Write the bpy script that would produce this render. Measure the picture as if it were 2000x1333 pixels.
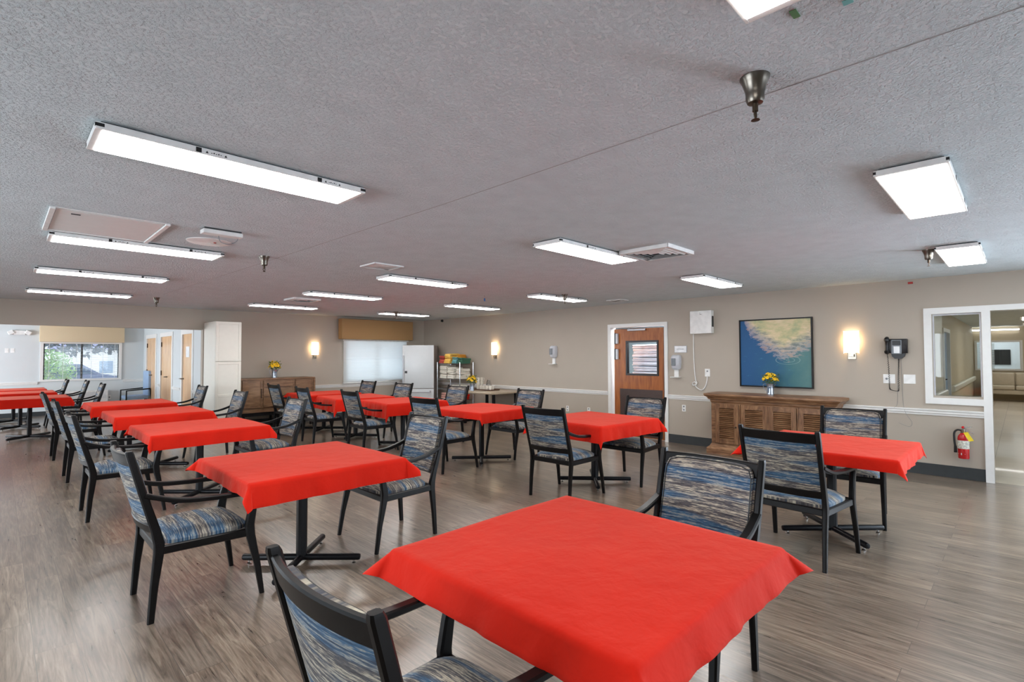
import bpy, bmesh, math, random
from mathutils import Vector, Matrix

for o in list(bpy.data.objects): bpy.data.objects.remove(o)
S = bpy.context.scene
COL = S.collection
PI = math.pi

def lin(r, g, b):
    f = lambda c: c / 12.92 if c <= 0.04045 else ((c + 0.055) / 1.055) ** 2.4
    return (f(r / 255), f(g / 255), f(b / 255), 1.0)

# ------------------------------------------------------------------ camera, world, light, exposure
YAW, PITCH, ROLL, CAM_H = math.radians(45.17), math.radians(1.66), math.radians(-0.163), 1.54
fw = Vector((math.sin(YAW) * math.cos(PITCH), math.cos(YAW) * math.cos(PITCH), math.sin(PITCH)))
r0 = Vector((math.cos(YAW), -math.sin(YAW), 0)); u0 = r0.cross(fw)
rt = r0 * math.cos(ROLL) + u0 * math.sin(ROLL); up = u0 * math.cos(ROLL) - r0 * math.sin(ROLL)
cd = bpy.data.cameras.new('camera'); cam = bpy.data.objects.new('camera', cd); COL.objects.link(cam)
cd.sensor_width = 36; cd.lens = 18.0; cd.clip_start = 0.05; cd.clip_end = 300
m = Matrix(((rt.x, up.x, -fw.x, 0), (rt.y, up.y, -fw.y, 0), (rt.z, up.z, -fw.z, CAM_H), (0, 0, 0, 1)))
cam.matrix_world = m
S.camera = cam

W = bpy.data.worlds.new('sky'); S.world = W; W.use_nodes = True
wn = W.node_tree; bg = wn.nodes['Background']
WORLD_STRENGTH = 1.5
bg.inputs['Color'].default_value = (0.74, 0.86, 1.0, 1); bg.inputs['Strength'].default_value = WORLD_STRENGTH

S.view_settings.view_transform = 'Standard'; S.view_settings.look = 'None'
S.view_settings.gamma = 1.0; S.view_settings.use_curve_mapping = False
S.view_settings.exposure = 0.70
S.cycles.use_denoising = True
S.cycles.max_bounces = 9; S.cycles.diffuse_bounces = 6; S.cycles.glossy_bounces = 4
S.cycles.transparent_max_bounces = 16
S.cycles.sample_clamp_indirect = 8.0
LAMP = 12.5         # radiance of the ceiling lenses
FAR_DAY = 90      # daylight entering the far room, W

def area(name, loc, rot, sx, sy, power, color=(1, 1, 1), portal=False):
    l = bpy.data.lights.new(name, 'AREA'); l.shape = 'RECTANGLE'; l.size = sx; l.size_y = sy
    l.energy = power; l.color = color
    if portal: l.cycles.is_portal = True
    o = bpy.data.objects.new(name, l); COL.objects.link(o); o.location = loc; o.rotation_euler = rot
    return o
area('daylight_right_window', (8.40, -2.95, 1.45), (0, PI / 2, 0), 1.5, 2.1, 230, (0.74, 0.86, 1.0))
area('daylight_back_window', (7.0, 12.35, 1.45), (PI / 2, 0, PI), 1.75, 1.0, 12, (0.80, 0.90, 1.0))
# daylight coming through the windows (area lamps at openings in the walls, several out of view)
area('daylight_front_window', (5.2, -4.12, 1.45), (-PI / 2, 0, PI), 5.2, 1.5, 45, (0.80, 0.90, 1.0))
area('daylight_side_fill', (-3.92, 4.3, 1.45), (0, -PI / 2, 0), 1.5, 5.0, 130, (0.84, 0.92, 1.0))  # unseen area lamp, power set by the left floor's brightness
area('daylight_far_window', (1.65, 18.42, 1.42), (PI / 2, 0, PI), 1.6, 0.95, FAR_DAY, (0.86, 0.93, 1.0), portal=True)
area('daylight_far_side_window', (-3.92, 15.3, 1.5), (0, -PI / 2, 0), 1.5, 3.4, 210, (0.86, 0.93, 1.0))

# ------------------------------------------------------------------ materials
MATS = {}
class NT:
    def __init__(s, name):
        s.m = bpy.data.materials.new(name); s.m.use_nodes = True; s.t = s.m.node_tree; s.t.nodes.clear()
        s.out = s.n('ShaderNodeOutputMaterial'); MATS[name] = s.m
    def n(s, k, **kw):
        n = s.t.nodes.new(k)
        for a, v in kw.items():
            if a.startswith('i_'):
                key = a[2:]; key = int(key) if key.isdigit() else key.replace('_', ' ')
                n.inputs[key].default_value = v
            else: setattr(n, a, v)
        return n
    def l(s, a, b): s.t.links.new(a, b)
    def bsdf(s, color=None, rough=0.5, metal=0.0, coat=0.0, spec=0.5, sheen=0.0):
        b = s.n('ShaderNodeBsdfPrincipled')
        if color is not None: b.inputs['Base Color'].default_value = color
        b.inputs['Roughness'].default_value = rough; b.inputs['Metallic'].default_value = metal
        b.inputs['Coat Weight'].default_value = coat; b.inputs['Specular IOR Level'].default_value = spec
        b.inputs['Sheen Weight'].default_value = sheen
        s.l(b.outputs[0], s.out.inputs[0]); s.b = b; return b
    def coord(s, kind='Object', scale=(1, 1, 1), rot=(0, 0, 0), loc=(0, 0, 0)):
        c = s.n('ShaderNodeTexCoord'); mp = s.n('ShaderNodeMapping')
        mp.inputs['Scale'].default_value = scale; mp.inputs['Rotation'].default_value = rot; mp.inputs['Location'].default_value = loc
        s.l(c.outputs[kind], mp.inputs[0]); return mp.outputs[0]
    def noise(s, vec, scale, detail=2, rough=0.5, dist=0.0):
        n = s.n('ShaderNodeTexNoise'); n.inputs['Scale'].default_value = scale; n.inputs['Detail'].default_value = detail
        n.inputs['Roughness'].default_value = rough; n.inputs['Distortion'].default_value = dist
        s.l(vec, n.inputs['Vector']); return n.outputs[0]
    def ramp(s, fac, stops, interp='LINEAR'):
        r = s.n('ShaderNodeValToRGB'); e = r.color_ramp; e.interpolation = interp
        while len(e.elements) < len(stops): e.elements.new(0.5)
        for el, (p, c) in zip(e.elements, stops): el.position = p; el.color = c
        s.l(fac, r.inputs[0]); return r.outputs[0]
    def math(s, op, a, b=0.0):
        n = s.n('ShaderNodeMath', operation=op)
        for i, v in enumerate((a, b)):
            if isinstance(v, (int, float)): n.inputs[i].default_value = v
            else: s.l(v, n.inputs[i])
        return n.outputs[0]
    def mix(s, fac, a, b, blend='MIX'):
        n = s.n('ShaderNodeMix', data_type='RGBA', blend_type=blend)
        for k, v in (('Factor', fac), ('A', a), ('B', b)):
            i = [x for x in n.inputs if x.name == k and (x.type == 'RGBA' if k != 'Factor' else x.type == 'VALUE')][0]
            if isinstance(v, (int, float, tuple)): i.default_value = v
            else: s.l(v, i)
        return [x for x in n.outputs if x.type == 'RGBA'][0]
    def bump(s, h, strength=0.3, dist=0.01):
        b = s.n('ShaderNodeBump'); b.inputs['Strength'].default_value = strength; b.inputs['Distance'].default_value = dist
        s.l(h, b.inputs['Height']); s.l(b.outputs[0], s.b.inputs['Normal']); return b

def plain(name, color, rough=0.5, metal=0.0, coat=0.0, spec=0.5, noise=0.06, nscale=12, bump=0.0):
    t = NT(name); t.bsdf(color, rough, metal, coat, spec)
    v = t.coord('Object')
    f = t.noise(v, nscale, 3)
    c2 = tuple(max(0, c * (1 - noise)) for c in color[:3]) + (1,); c3 = tuple(min(1, c * (1 + noise)) for c in color[:3]) + (1,)
    t.l(t.ramp(f, [(0.35, c2), (0.65, c3)]), t.b.inputs['Base Color'])
    if bump: t.bump(t.noise(v, nscale * 6, 3), bump, 0.004)
    return t.m
def emis(name, color, strength):
    t = NT(name); e = t.n('ShaderNodeEmission'); e.inputs[0].default_value = color; e.inputs[1].default_value = strength
    t.l(e.outputs[0], t.out.inputs[0]); return t.m

plain('wall_paint', lin(176, 166, 153), 0.62, noise=0.012, nscale=3, bump=0.05)
plain('pale_paint', lin(204, 210, 212), 0.6, noise=0.012, nscale=3)
plain('tan_paint', lin(196, 184, 160), 0.6, noise=0.012, nscale=3)
plain('white_paint', lin(228, 228, 226), 0.42, noise=0.015)
plain('cream_paint', lin(226, 224, 214), 0.4, noise=0.012)
plain('base_rubber', lin(50, 54, 56), 0.5, noise=0.06)
plain('black_wood', lin(15, 13, 13), 0.36, spec=0.22, noise=0.14, nscale=18)
plain('black_metal', lin(14, 14, 18), 0.38, spec=0.25)
plain('black_plastic', lin(20, 19, 20), 0.35, spec=0.45)
plain('grey_plastic', lin(118, 124, 130), 0.4)
plain('seam_grey', lin(150, 148, 148), 0.8)
plain('white_plastic', lin(232, 232, 230), 0.35)
plain('lightgrey_plastic', lin(200, 202, 208), 0.35)
plain('dark_slot', lin(40, 40, 42), 0.6)
plain('chrome', lin(190, 190, 190), 0.2, metal=1.0, noise=0.03)
plain('brushed_nickel', lin(150, 142, 130), 0.28, metal=1.0, noise=0.08)
plain('dark_nickel', lin(112, 106, 98), 0.30, metal=1.0, noise=0.08)
plain('galvanised', lin(176, 184, 196), 0.3, metal=0.9, noise=0.12, nscale=25)
plain('bronze', lin(70, 58, 46), 0.4, metal=0.7)
plain('fridge_enamel', lin(212, 217, 220), 0.25, noise=0.01)
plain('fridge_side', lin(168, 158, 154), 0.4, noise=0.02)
plain('tan_fabric', lin(172, 136, 92), 0.85, noise=0.04, nscale=200)
plain('pale_tan_fabric', lin(214, 196, 164), 0.85, noise=0.04, nscale=200)
plain('kick_brown', lin(66, 48, 42), 0.45)
plain('ext_red', lin(190, 18, 24), 0.25, coat=0.4)
plain('tag_yellow', lin(236, 208, 40), 0.6)
plain('paper', lin(236, 238, 240), 0.7)
plain('label_print', lin(206, 206, 196), 0.5, noise=0.35, nscale=60)
plain('petal', lin(240, 196, 30), 0.6, noise=0.12, nscale=40)
plain('petal_heart', lin(190, 120, 20), 0.7)
plain('leaf', lin(86, 110, 44), 0.6, noise=0.25, nscale=30)
plain('ribbon', lin(88, 100, 118), 0.7)
plain('towel_red', lin(186, 76, 66), 0.9, noise=0.08, nscale=90, bump=0.3)
plain('towel_yellow', lin(240, 196, 98), 0.9, noise=0.06, nscale=90, bump=0.3)
plain('towel_orange', lin(216, 146, 50), 0.9, noise=0.06, nscale=90, bump=0.3)
plain('towel_teal', lin(104, 160, 164), 0.9, noise=0.06, nscale=90, bump=0.3)
plain('towel_green', lin(66, 112, 92), 0.9, noise=0.06, nscale=90, bump=0.3)
plain('towel_white', lin(228, 224, 214), 0.9, noise=0.05, nscale=90, bump=0.3)
plain('reflection_blue_white', lin(222, 226, 240), 0.9, noise=0.04)
plain('towel_pink', lin(206, 160, 150), 0.9, noise=0.05, nscale=90, bump=0.3)
plain('mug_white', lin(228, 222, 210), 0.25, noise=0.02)
plain('tray_brown', lin(92, 62, 46), 0.5)
plain('laminate', lin(176, 160, 138), 0.35, noise=0.08, nscale=8)
plain('sofa_vinyl', lin(190, 180, 160), 0.45, noise=0.03)
plain('blue_vinyl', lin(150, 176, 208), 0.5, noise=0.03)
plain('tape_green', lin(90, 140, 96), 0.5)
plain('tape_blue', lin(40, 90, 150), 0.5)
plain('tape_teal', lin(120, 190, 190), 0.5)
plain('red_plastic', lin(170, 40, 30), 0.5)
plain('kitchen_wall', lin(120, 130, 134), 0.6)
plain('asphalt', lin(196, 194, 190), 0.9)
plain('car_paint', lin(100, 112, 150), 0.3, coat=0.6)
plain('car_glass', lin(60, 90, 120), 0.1)
plain('house_glass', lin(150, 166, 188), 0.2)
plain('house_wall', lin(240, 232, 226), 0.8)
plain('house_roof', lin(150, 146, 176), 0.8)
plain('bark', lin(84, 74, 70), 0.9, noise=0.3)
plain('bush_leaf', lin(168, 198, 132), 0.7, noise=0.35, nscale=6)
plain('tree_leaf', lin(92, 100, 108), 0.8, noise=0.3, nscale=4)
plain('silver_trim', lin(176, 176, 180), 0.35, metal=0.6)
emis('lens_light', (1.0, 0.985, 0.96, 1), LAMP)
emis('hall_lens_light', (1.0, 0.98, 0.95, 1), 6)
emis('shade_glow', (1.0, 0.86, 0.62, 1), 2.6)

def glass(name, tint=(1, 1, 1, 1), fac=0.10):
    t = NT(name); tr = t.n('ShaderNodeBsdfTransparent'); tr.inputs[0].default_value = tint
    g = t.n('ShaderNodeBsdfGlossy'); g.inputs['Roughness'].default_value = 0.02
    mx = t.n('ShaderNodeMixShader'); lw = t.n('ShaderNodeLayerWeight'); lw.inputs[0].default_value = 0.35
    t.l(t.math('MULTIPLY', lw.outputs['Fresnel'], fac * 5), mx.inputs[0])
    t.l(tr.outputs[0], mx.inputs[1]); t.l(g.outputs[0], mx.inputs[2]); t.l(mx.outputs[0], t.out.inputs[0])
glass('glass', (0.94, 0.97, 0.97, 1), 0.14)
glass('carafe_glass', (0.8, 0.82, 0.84, 1), 0.3)

# slats that let daylight through
t = NT('slat'); d = t.n('ShaderNodeBsdfDiffuse'); d.inputs[0].default_value = lin(242, 242, 238)
tl = t.n('ShaderNodeBsdfTranslucent'); tl.inputs[0].default_value = (0.9, 0.92, 0.95, 1)
mx = t.n('ShaderNodeMixShader'); mx.inputs[0].default_value = 0.45
t.l(d.outputs[0], mx.inputs[1]); t.l(tl.outputs[0], mx.inputs[2]); t.l(mx.outputs[0], t.out.inputs[0])

# ceiling: sprayed stipple texture
t = NT('ceiling_paint'); t.bsdf(lin(212, 208, 208), 0.85)
v = t.coord('Object')
n1 = t.noise(v, 62, 4, 0.65); n2 = t.noise(v, 7, 3)
sp = t.ramp(n1, [(0.45, (0, 0, 0, 1)), (0.72, (1, 1, 1, 1))])
t.l(t.ramp(n2, [(0.3, lin(213, 223, 227)), (0.7, lin(221, 231, 235))]), t.b.inputs['Base Color'])
t.bump(sp, 0.85, 0.010)

# floor: grey-brown vinyl planks running along Y
t = NT('floor_planks'); t.bsdf(rough=0.32, coat=0.6, spec=0.5)
t.b.inputs['Coat Roughness'].default_value = 0.20
v = t.coord('Object', rot=(0, 0, PI / 2))
br = t.n('ShaderNodeTexBrick'); br.offset = 0.37; br.offset_frequency = 2
br.inputs['Scale'].default_value = 1.0; br.inputs['Brick Width'].default_value = 1.22; br.inputs['Row Height'].default_value = 0.1665
br.inputs['Mortar Size'].default_value = 0.0018; br.inputs['Mortar Smooth'].default_value = 0.3; br.inputs['Bias'].default_value = 0.0
br.inputs['Color1'].default_value = (0, 0, 0, 1); br.inputs['Color2'].default_value = (1, 1, 1, 1); br.inputs['Mortar'].default_value = (0.5, 0.5, 0.5, 1)
t.l(v, br.inputs['Vector'])
# wood grain: stretched noise, shifted from plank to plank
vm = t.n('ShaderNodeVectorMath', operation='MULTIPLY_ADD'); t.l(br.outputs['Color'], vm.inputs[0]); vm.inputs[1].default_value = (7, 13, 0); t.l(v, vm.inputs[2])
st = t.n('ShaderNodeMapping'); st.inputs['Scale'].default_value = (1.3, 15, 1); t.l(vm.outputs[0], st.inputs[0])
g1 = t.noise(st.outputs[0], 1.6, 5, 0.62, 1.6)
st2 = t.n('ShaderNodeMapping'); st2.inputs['Scale'].default_value = (3.0, 90, 1); t.l(vm.outputs[0], st2.inputs[0])
g2 = t.noise(st2.outputs[0], 1.5, 3, 0.6, 0.4)
gg = t.math('ADD', t.math('MULTIPLY', g1, 0.72), t.math('MULTIPLY', g2, 0.28))
base = t.ramp(gg, [(0.32, lin(76, 64, 54)), (0.45, lin(108, 94, 81)), (0.55, lin(132, 117, 102)), (0.70, lin(160, 145, 128))])
tone = t.ramp(br.outputs['Color'], [(0.0, (0.80, 0.80, 0.81, 1)), (1.0, (1.20, 1.18, 1.16, 1))])
c = t.mix(1.0, base, tone, 'MULTIPLY')
c = t.mix(br.outputs['Fac'], c, lin(92, 82, 74))
t.l(c, t.b.inputs['Base Color'])
t.l(t.ramp(g1, [(0.3, (0.27, 0.27, 0.27, 1)), (0.7, (0.40, 0.40, 0.40, 1))]), t.b.inputs['Roughness'])
t.bump(t.math('SUBTRACT', gg, t.math('MULTIPLY', br.outputs['Fac'], 0.8)), 0.12, 0.002)

# hallway tiles
t = NT('hall_tiles'); t.bsdf(rough=0.3, coat=0.2)
v = t.coord('Object')
br = t.n('ShaderNodeTexBrick'); br.offset = 0.5; br.inputs['Scale'].default_value = 1.0
br.inputs['Brick Width'].default_value = 0.62; br.inputs['Row Height'].default_value = 0.31; br.inputs['Mortar Size'].default_value = 0.004
br.inputs['Color1'].default_value = lin(190, 178, 158); br.inputs['Color2'].default_value = lin(204, 192, 172); br.inputs['Mortar'].default_value = lin(150, 138, 120)
t.l(v, br.inputs['Vector']); t.l(br.outputs['Color'], t.b.inputs['Base Color'])

# striped blue / cream chair upholstery; stripes run across the chair
t = NT('striped_fabric'); t.bsdf(rough=0.8, spec=0.3, sheen=0.15)
tc = t.n('ShaderNodeTexCoord'); sx = t.n('ShaderNodeSeparateXYZ'); t.l(tc.outputs['Object'], sx.inputs[0])
low_ = t.math('LESS_THAN', sx.outputs[2], 0.51)      # the seat runs along x, the back along z
s_ = t.math('ADD', t.math('MULTIPLY', sx.outputs[0], low_), t.math('MULTIPLY', sx.outputs[2], t.math('SUBTRACT', 1.0, low_)))
def cv(a, b):
    cx = t.n('ShaderNodeCombineXYZ'); t.l(t.math('MULTIPLY', sx.outputs[1], a), cx.inputs[0]); t.l(t.math('MULTIPLY', s_, b), cx.inputs[1]); return cx.outputs[0]
wv = t.noise(cv(6, 5), 1.0, 2)                       # slow wander of the stripes
s_ = t.math('ADD', s_, t.math('MULTIPLY', wv, 0.006))
nb = t.noise(cv(0.9, 13), 1.0, 1)                      # broad blue / taupe bands
nm = t.noise(cv(5, 112), 1.0, 3, 0.62)               # threads
nf = t.noise(cv(26, 300), 1.0, 2, 0.6)
f = t.math('ADD', t.math('MULTIPLY', nm, 0.68), t.math('MULTIPLY', nf, 0.32))
band = t.ramp(nb, [(0.42, (0, 0, 0, 1)), (0.50, (1, 1, 1, 1))])
blue = t.ramp(f, [(0.36, lin(34, 46, 66)), (0.44, lin(44, 76, 106)), (0.53, lin(70, 106, 136)), (0.575, lin(168, 166, 154)), (0.61, lin(84, 112, 138)), (0.67, lin(120, 134, 146))])
grey = t.ramp(f, [(0.38, lin(46, 46, 56)), (0.44, lin(100, 94, 90)), (0.485, lin(62, 68, 82)), (0.53, lin(164, 154, 138)), (0.575, lin(204, 196, 176)), (0.62, lin(120, 112, 104)), (0.67, lin(176, 164, 146))])
t.l(t.mix(band, blue, grey), t.b.inputs['Base Color'])
t.bump(f, 0.25, 0.002)

# red tablecloth
t = NT('red_cloth'); t.bsdf(rough=0.82, spec=0.14, sheen=0.12)
t.b.inputs['Sheen Tint'].default_value = (1, 0.72, 0.5, 1)
v = t.coord('Object')
t.l(t.ramp(t.noise(v, 3, 2), [(0.3, lin(200, 27, 9)), (0.7, lin(207, 32, 12))]), t.b.inputs['Base Color'])
w1 = t.noise(t.coord('Object', (5, 7, 5), (0, 0, 0.4)), 1.0, 3, 0.5, 0.5)
w2 = t.noise(v, 11, 3, 0.55, 0.3)
t.bump(t.math('ADD', t.math('MULTIPLY', w1, 0.8), t.math('MULTIPLY', w2, 0.5)), 0.42, 0.022)

# stained timber
def wood(name, dark, mid, light, sc=(1.5, 1.5, 14), rough=0.4, scale=2.4):
    t = NT(name); t.bsdf(rough=rough, spec=0.4)
    v = t.coord('Object', sc)
    a = t.noise(v, scale, 5, 0.6, 1.1); b = t.noise(t.coord('Object'), 3.5, 2)
    f = t.math('ADD', t.math('MULTIPLY', a, 0.75), t.math('MULTIPLY', b, 0.25))
    t.l(t.ramp(f, [(0.33, dark), (0.5, mid), (0.68, light)]), t.b.inputs['Base Color'])
    t.bump(a, 0.12, 0.003)
wood('antique_wood', lin(88, 60, 40), lin(128, 92, 64), lin(164, 126, 92), (9, 1.4, 9))
wood('antique_wood_x', lin(92, 66, 46), lin(122, 92, 66), lin(150, 118, 88), (1.4, 9, 9))
wood('antique_wood_up', lin(88, 60, 40), lin(126, 90, 62), lin(160, 122, 88), (9, 9, 1.4))
wood('door_wood', lin(128, 68, 26), lin(156, 88, 36), lin(176, 106, 50), (7, 7, 0.9), 0.35)
wood('far_door_wood', lin(206, 164, 122), lin(222, 182, 140), lin(232, 198, 160), (7, 7, 0.9), 0.3)

# abstract painting: deep blue lower left, pale ochre upper right, teal lower right
t = NT('painting_canvas'); t.bsdf(rough=0.6)
tc = t.n('ShaderNodeTexCoord'); sx = t.n('ShaderNodeSeparateXYZ'); t.l(tc.outputs['Object'], sx.inputs[0])
U = t.math('MULTIPLY', sx.outputs[1], -0.96)   # 0..1 to the right (object origin at lower left corner)
V = t.math('MULTIPLY', sx.outputs[2], 0.95)
cx = t.n('ShaderNodeCombineXYZ'); t.l(U, cx.inputs[0]); t.l(V, cx.inputs[1])
def mp(scale, rot=0.0):
    k = t.n('ShaderNodeMapping'); k.inputs['Scale'].default_value = scale; k.inputs['Rotation'].default_value = (0, 0, rot); t.l(cx.outputs[0], k.inputs[0]); return k.outputs[0]
strk = t.noise(mp((8, 22, 1), 0.75), 1.0, 5, 0.7, 0.5)
soft = t.noise(mp((3, 3, 1)), 1.0, 3, 0.6, 0.5)
fU = t.ramp(U, [(0.06, (1.05, 1.05, 1.05, 1)), (0.16, (0.8, 0.8, 0.8, 1)), (0.32, (0.62, 0.62, 0.62, 1)), (0.5, (0.5, 0.5, 0.5, 1)), (0.62, (0.44, 0.44, 0.44, 1)), (0.8, (0.5, 0.5, 0.5, 1)), (1.0, (0.6, 0.6, 0.6, 1))])
edge = t.math('SUBTRACT', t.math('ADD', V, 0.05), fU)
edge = t.math('ADD', edge, t.math('MULTIPLY', t.math('SUBTRACT', strk, 0.5), 0.38))
lightm = t.ramp(edge, [(0.0, (0, 0, 0, 1)), (0.30, (1, 1, 1, 1))])
darkc = t.ramp(t.math('ADD', U, t.math('MULTIPLY', t.math('SUBTRACT', soft, 0.5), 0.5)), [(0.15, lin(12, 78, 128)), (0.5, lin(24, 88, 124)), (0.72, lin(62, 112, 120)), (0.95, lin(84, 126, 126))])
darkc = t.mix(t.ramp(strk, [(0.60, (0, 0, 0, 1)), (0.72, (0.55, 0.55, 0.55, 1))]), darkc, lin(70, 140, 170))
lightc = t.ramp(t.math('ADD', t.math('MULTIPLY', soft, 0.6), t.math('MULTIPLY', strk, 0.4)), [(0.36, lin(156, 166, 130)), (0.48, lin(190, 184, 140)), (0.58, lin(214, 196, 160)), (0.68, lin(222, 212, 196))])
rim = t.ramp(edge, [(-0.0, (0, 0, 0, 1)), (0.03, (1, 1, 1, 1)), (0.16, (1, 1, 1, 1)), (0.26, (0, 0, 0, 1))])
c = t.mix(lightm, darkc, lightc)
c = t.mix(t.math('MULTIPLY', rim, 0.4), c, t.ramp(strk, [(0.42, lin(96, 92, 120)), (0.5, lin(190, 180, 196)), (0.6, lin(206, 150, 130))]))
# ripples
rx = t.math('MULTIPLY', t.math('SUBTRACT', U, 0.68), 1.0); ry = t.math('MULTIPLY', t.math('SUBTRACT', V, 0.40), 2.6)
rr = t.math('SQRT', t.math('ADD', t.math('MULTIPLY', rx, rx), t.math('MULTIPLY', ry, ry)))
ring = t.math('SINE', t.math('MULTIPLY', rr, 88.0))
rmask = t.math('MULTIPLY', t.math('GREATER_THAN', ring, 0.86), t.math('LESS_THAN', rr, 0.17))
rmask = t.math('MULTIPLY', rmask, t.math('GREATER_THAN', soft, 0.42))
c = t.mix(t.math('MULTIPLY', rmask, 0.35), c, lin(160, 186, 180))
t.l(c, t.b.inputs['Base Color']); t.bump(strk, 0.3, 0.003)

M = MATS
# ------------------------------------------------------------------ mesh helpers
class MB:
    def __init__(s): s.bm = bmesh.new()
    def box(s, x0, x1, y0, y1, z0, z1, bev=0.0, seg=1):
        vs = [s.bm.verts.new((x, y, z)) for z in (z0, z1) for y in (y0, y1) for x in (x0, x1)]
        fs = [(0, 2, 3, 1), (4, 5, 7, 6), (0, 1, 5, 4), (2, 6, 7, 3), (0, 4, 6, 2), (1, 3, 7, 5)]
        F = [s.bm.faces.new([vs[i] for i in f]) for f in fs]
        if bev: bmesh.ops.bevel(s.bm, geom=list({e for f in F for e in f.edges}), offset=bev, segments=seg, affect='EDGES', profile=0.6)
        return s
    def loft(s, secs, cap=True, closed=True):
        rows = [[s.bm.verts.new(p) for p in sec] for sec in secs]
        n = len(rows[0])
        for a, b in zip(rows, rows[1:]):
            for i in range(n if closed else n - 1):
                j = (i + 1) % n
                s.bm.faces.new((a[i], a[j], b[j], b[i]))
        if cap and closed:
            s.bm.faces.new(rows[0][::-1]); s.bm.faces.new(rows[-1])
        return s
    def bar(s, pts, w, h, side=(0, 1, 0), flat=False, ch=0.22):
        """rectangular bar with chamfered corners along pts; w along side, h along the other axis"""
        n = len(pts); P = [Vector(p) for p in pts]; secs = []
        for i in range(n):
            a = P[max(i - 1, 0)]; b = P[min(i + 1, n - 1)]; tg = (b - a).normalized()
            sd = Vector(side)
            if flat: nr = Vector((1, 0, 0)) if abs(sd.y) > 0.5 else Vector((0, 1, 0))
            else: nr = tg.cross(sd).normalized(); sd = nr.cross(tg).normalized()
            wi = w[i] if isinstance(w, (list, tuple)) else w; hi = h[i] if isinstance(h, (list, tuple)) else h
            c = min(wi, hi) * ch; W2, H2 = wi / 2, hi / 2
            loop = [(W2, -H2 + c), (W2, H2 - c), (W2 - c, H2), (-W2 + c, H2), (-W2, H2 - c), (-W2, -H2 + c), (-W2 + c, -H2), (W2 - c, -H2)]
            secs.append([P[i] + sd * a_ + nr * b_ for a_, b_ in loop])
        return s.loft(secs)
    def tube(s, pts, r, n=10, cap=True):
        P = [Vector(p) for p in pts]; secs = []; ref = None
        for i in range(len(P)):
            tg = (P[min(i + 1, len(P) - 1)] - P[max(i - 1, 0)]).normalized()
            if ref is None: ref = Vector((0, 0, 1)) if abs(tg.z) < 0.9 else Vector((1, 0, 0))
            a = tg.cross(ref).normalized(); b = tg.cross(a).normalized(); ref = a.cross(tg).normalized()
            ri = r[i] if isinstance(r, (list, tuple)) else r
            secs.append([P[i] + (a * math.cos(k * 2 * PI / n) + b * math.sin(k * 2 * PI / n)) * ri for k in range(n)])
        return s.loft(secs, cap)
    def lathe(s, prof, n=24, c=(0, 0, 0), cap=True):
        return s.loft([[Vector((c[0] + r * math.cos(k * 2 * PI / n), c[1] + r * math.sin(k * 2 * PI / n), c[2] + z)) for k in range(n)] for r, z in prof], cap)
    def prism(s, poly, axis, a, b):
        f = {'x': lambda u, v, w: (w, u, v), 'y': lambda u, v, w: (u, w, v), 'z': lambda u, v, w: (u, v, w)}[axis]
        return s.loft([[f(u, v, a) for u, v in poly], [f(u, v, b) for u, v in poly]])
    def grid(s, rows, flip=False):
        R = [[s.bm.verts.new(p) for p in r] for r in rows]
        for a, b in zip(R, R[1:]):
            for i in range(len(a) - 1):
                q = (a[i], a[i + 1], b[i + 1], b[i]); s.bm.faces.new(q[::-1] if flip else q)
        return s
    def build(s, name, mat, parent=None, smooth=35, loc=None, flip=True):
        if flip: bmesh.ops.recalc_face_normals(s.bm, faces=s.bm.faces)
        me = bpy.data.meshes.new(name); s.bm.to_mesh(me); s.bm.free()
        if smooth:
            for p in me.polygons: p.use_smooth = True
            me.set_sharp_from_angle(angle=math.radians(smooth))
        me.materials.append(M[mat] if isinstance(mat, str) else mat)
        o = bpy.data.objects.new(name, me); COL.objects.link(o)
        if parent is not None: o.parent = parent
        if loc: o.location = loc
        return o

def tag(o, label, cat, group=None, kind=None):
    o['label'] = label; o['category'] = cat
    if group: o['group'] = group
    if kind: o['kind'] = kind
    return o
def thing(name, label, cat, loc=(0, 0, 0), rz=0.0, group=None):
    o = bpy.data.objects.new(name, None); COL.objects.link(o); o.location = loc; o.rotation_euler = (0, 0, rz)
    o.empty_display_size = 0.1
    return tag(o, label, cat, group)
def kids(o): return [c for c in bpy.data.objects if c.parent == o]
CH = {}
def dup(root, loc, rz, label, group=None):
    key = root.name
    if key not in CH: CH[key] = [(c, kids(c)) for c in kids(root)]
    r = root.copy(); COL.objects.link(r); r.location = loc; r.rotation_euler = (0, 0, rz); r['label'] = label
    if group: r['group'] = group
    for c, gs in CH[key]:
        d = c.copy(); COL.objects.link(d); d.parent = r
        for g in gs:
            e = g.copy(); COL.objects.link(e); e.parent = d
    return r
def struct(mb, name, mat, smooth=0):
    o = mb.build(name, mat, smooth=smooth); o['kind'] = 'structure'; return o

def holes_wall(mb, axis, c0, c1, a0, a1, z0, z1, holes, shift=None):
    A = sorted({a0, a1, *[h[0] for h in holes], *[h[1] for h in holes]}); Z = sorted({z0, z1, *[h[2] for h in holes], *[h[3] for h in holes]})
    A = [v for v in A if a0 <= v <= a1]; Z = [v for v in Z if z0 <= v <= z1]
    for p, q in zip(A, A[1:]):
        for u, v in zip(Z, Z[1:]):
            if any(h[0] <= (p + q) / 2 <= h[1] and h[2] <= (u + v) / 2 <= h[3] for h in holes): continue
            if axis == 'x': mb.box(c0, c1, p, q, u, v)
            else: mb.box(p, q, c0, c1, u, v)
    bmesh.ops.remove_doubles(mb.bm, verts=mb.bm.verts, dist=1e-5)
    dead = [f for f in mb.bm.faces if len([g for g in f.edges[0].link_faces if set(g.verts) == set(f.verts)]) > 1]
    if dead: bmesh.ops.delete(mb.bm, geom=dead, context='FACES_ONLY')

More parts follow.
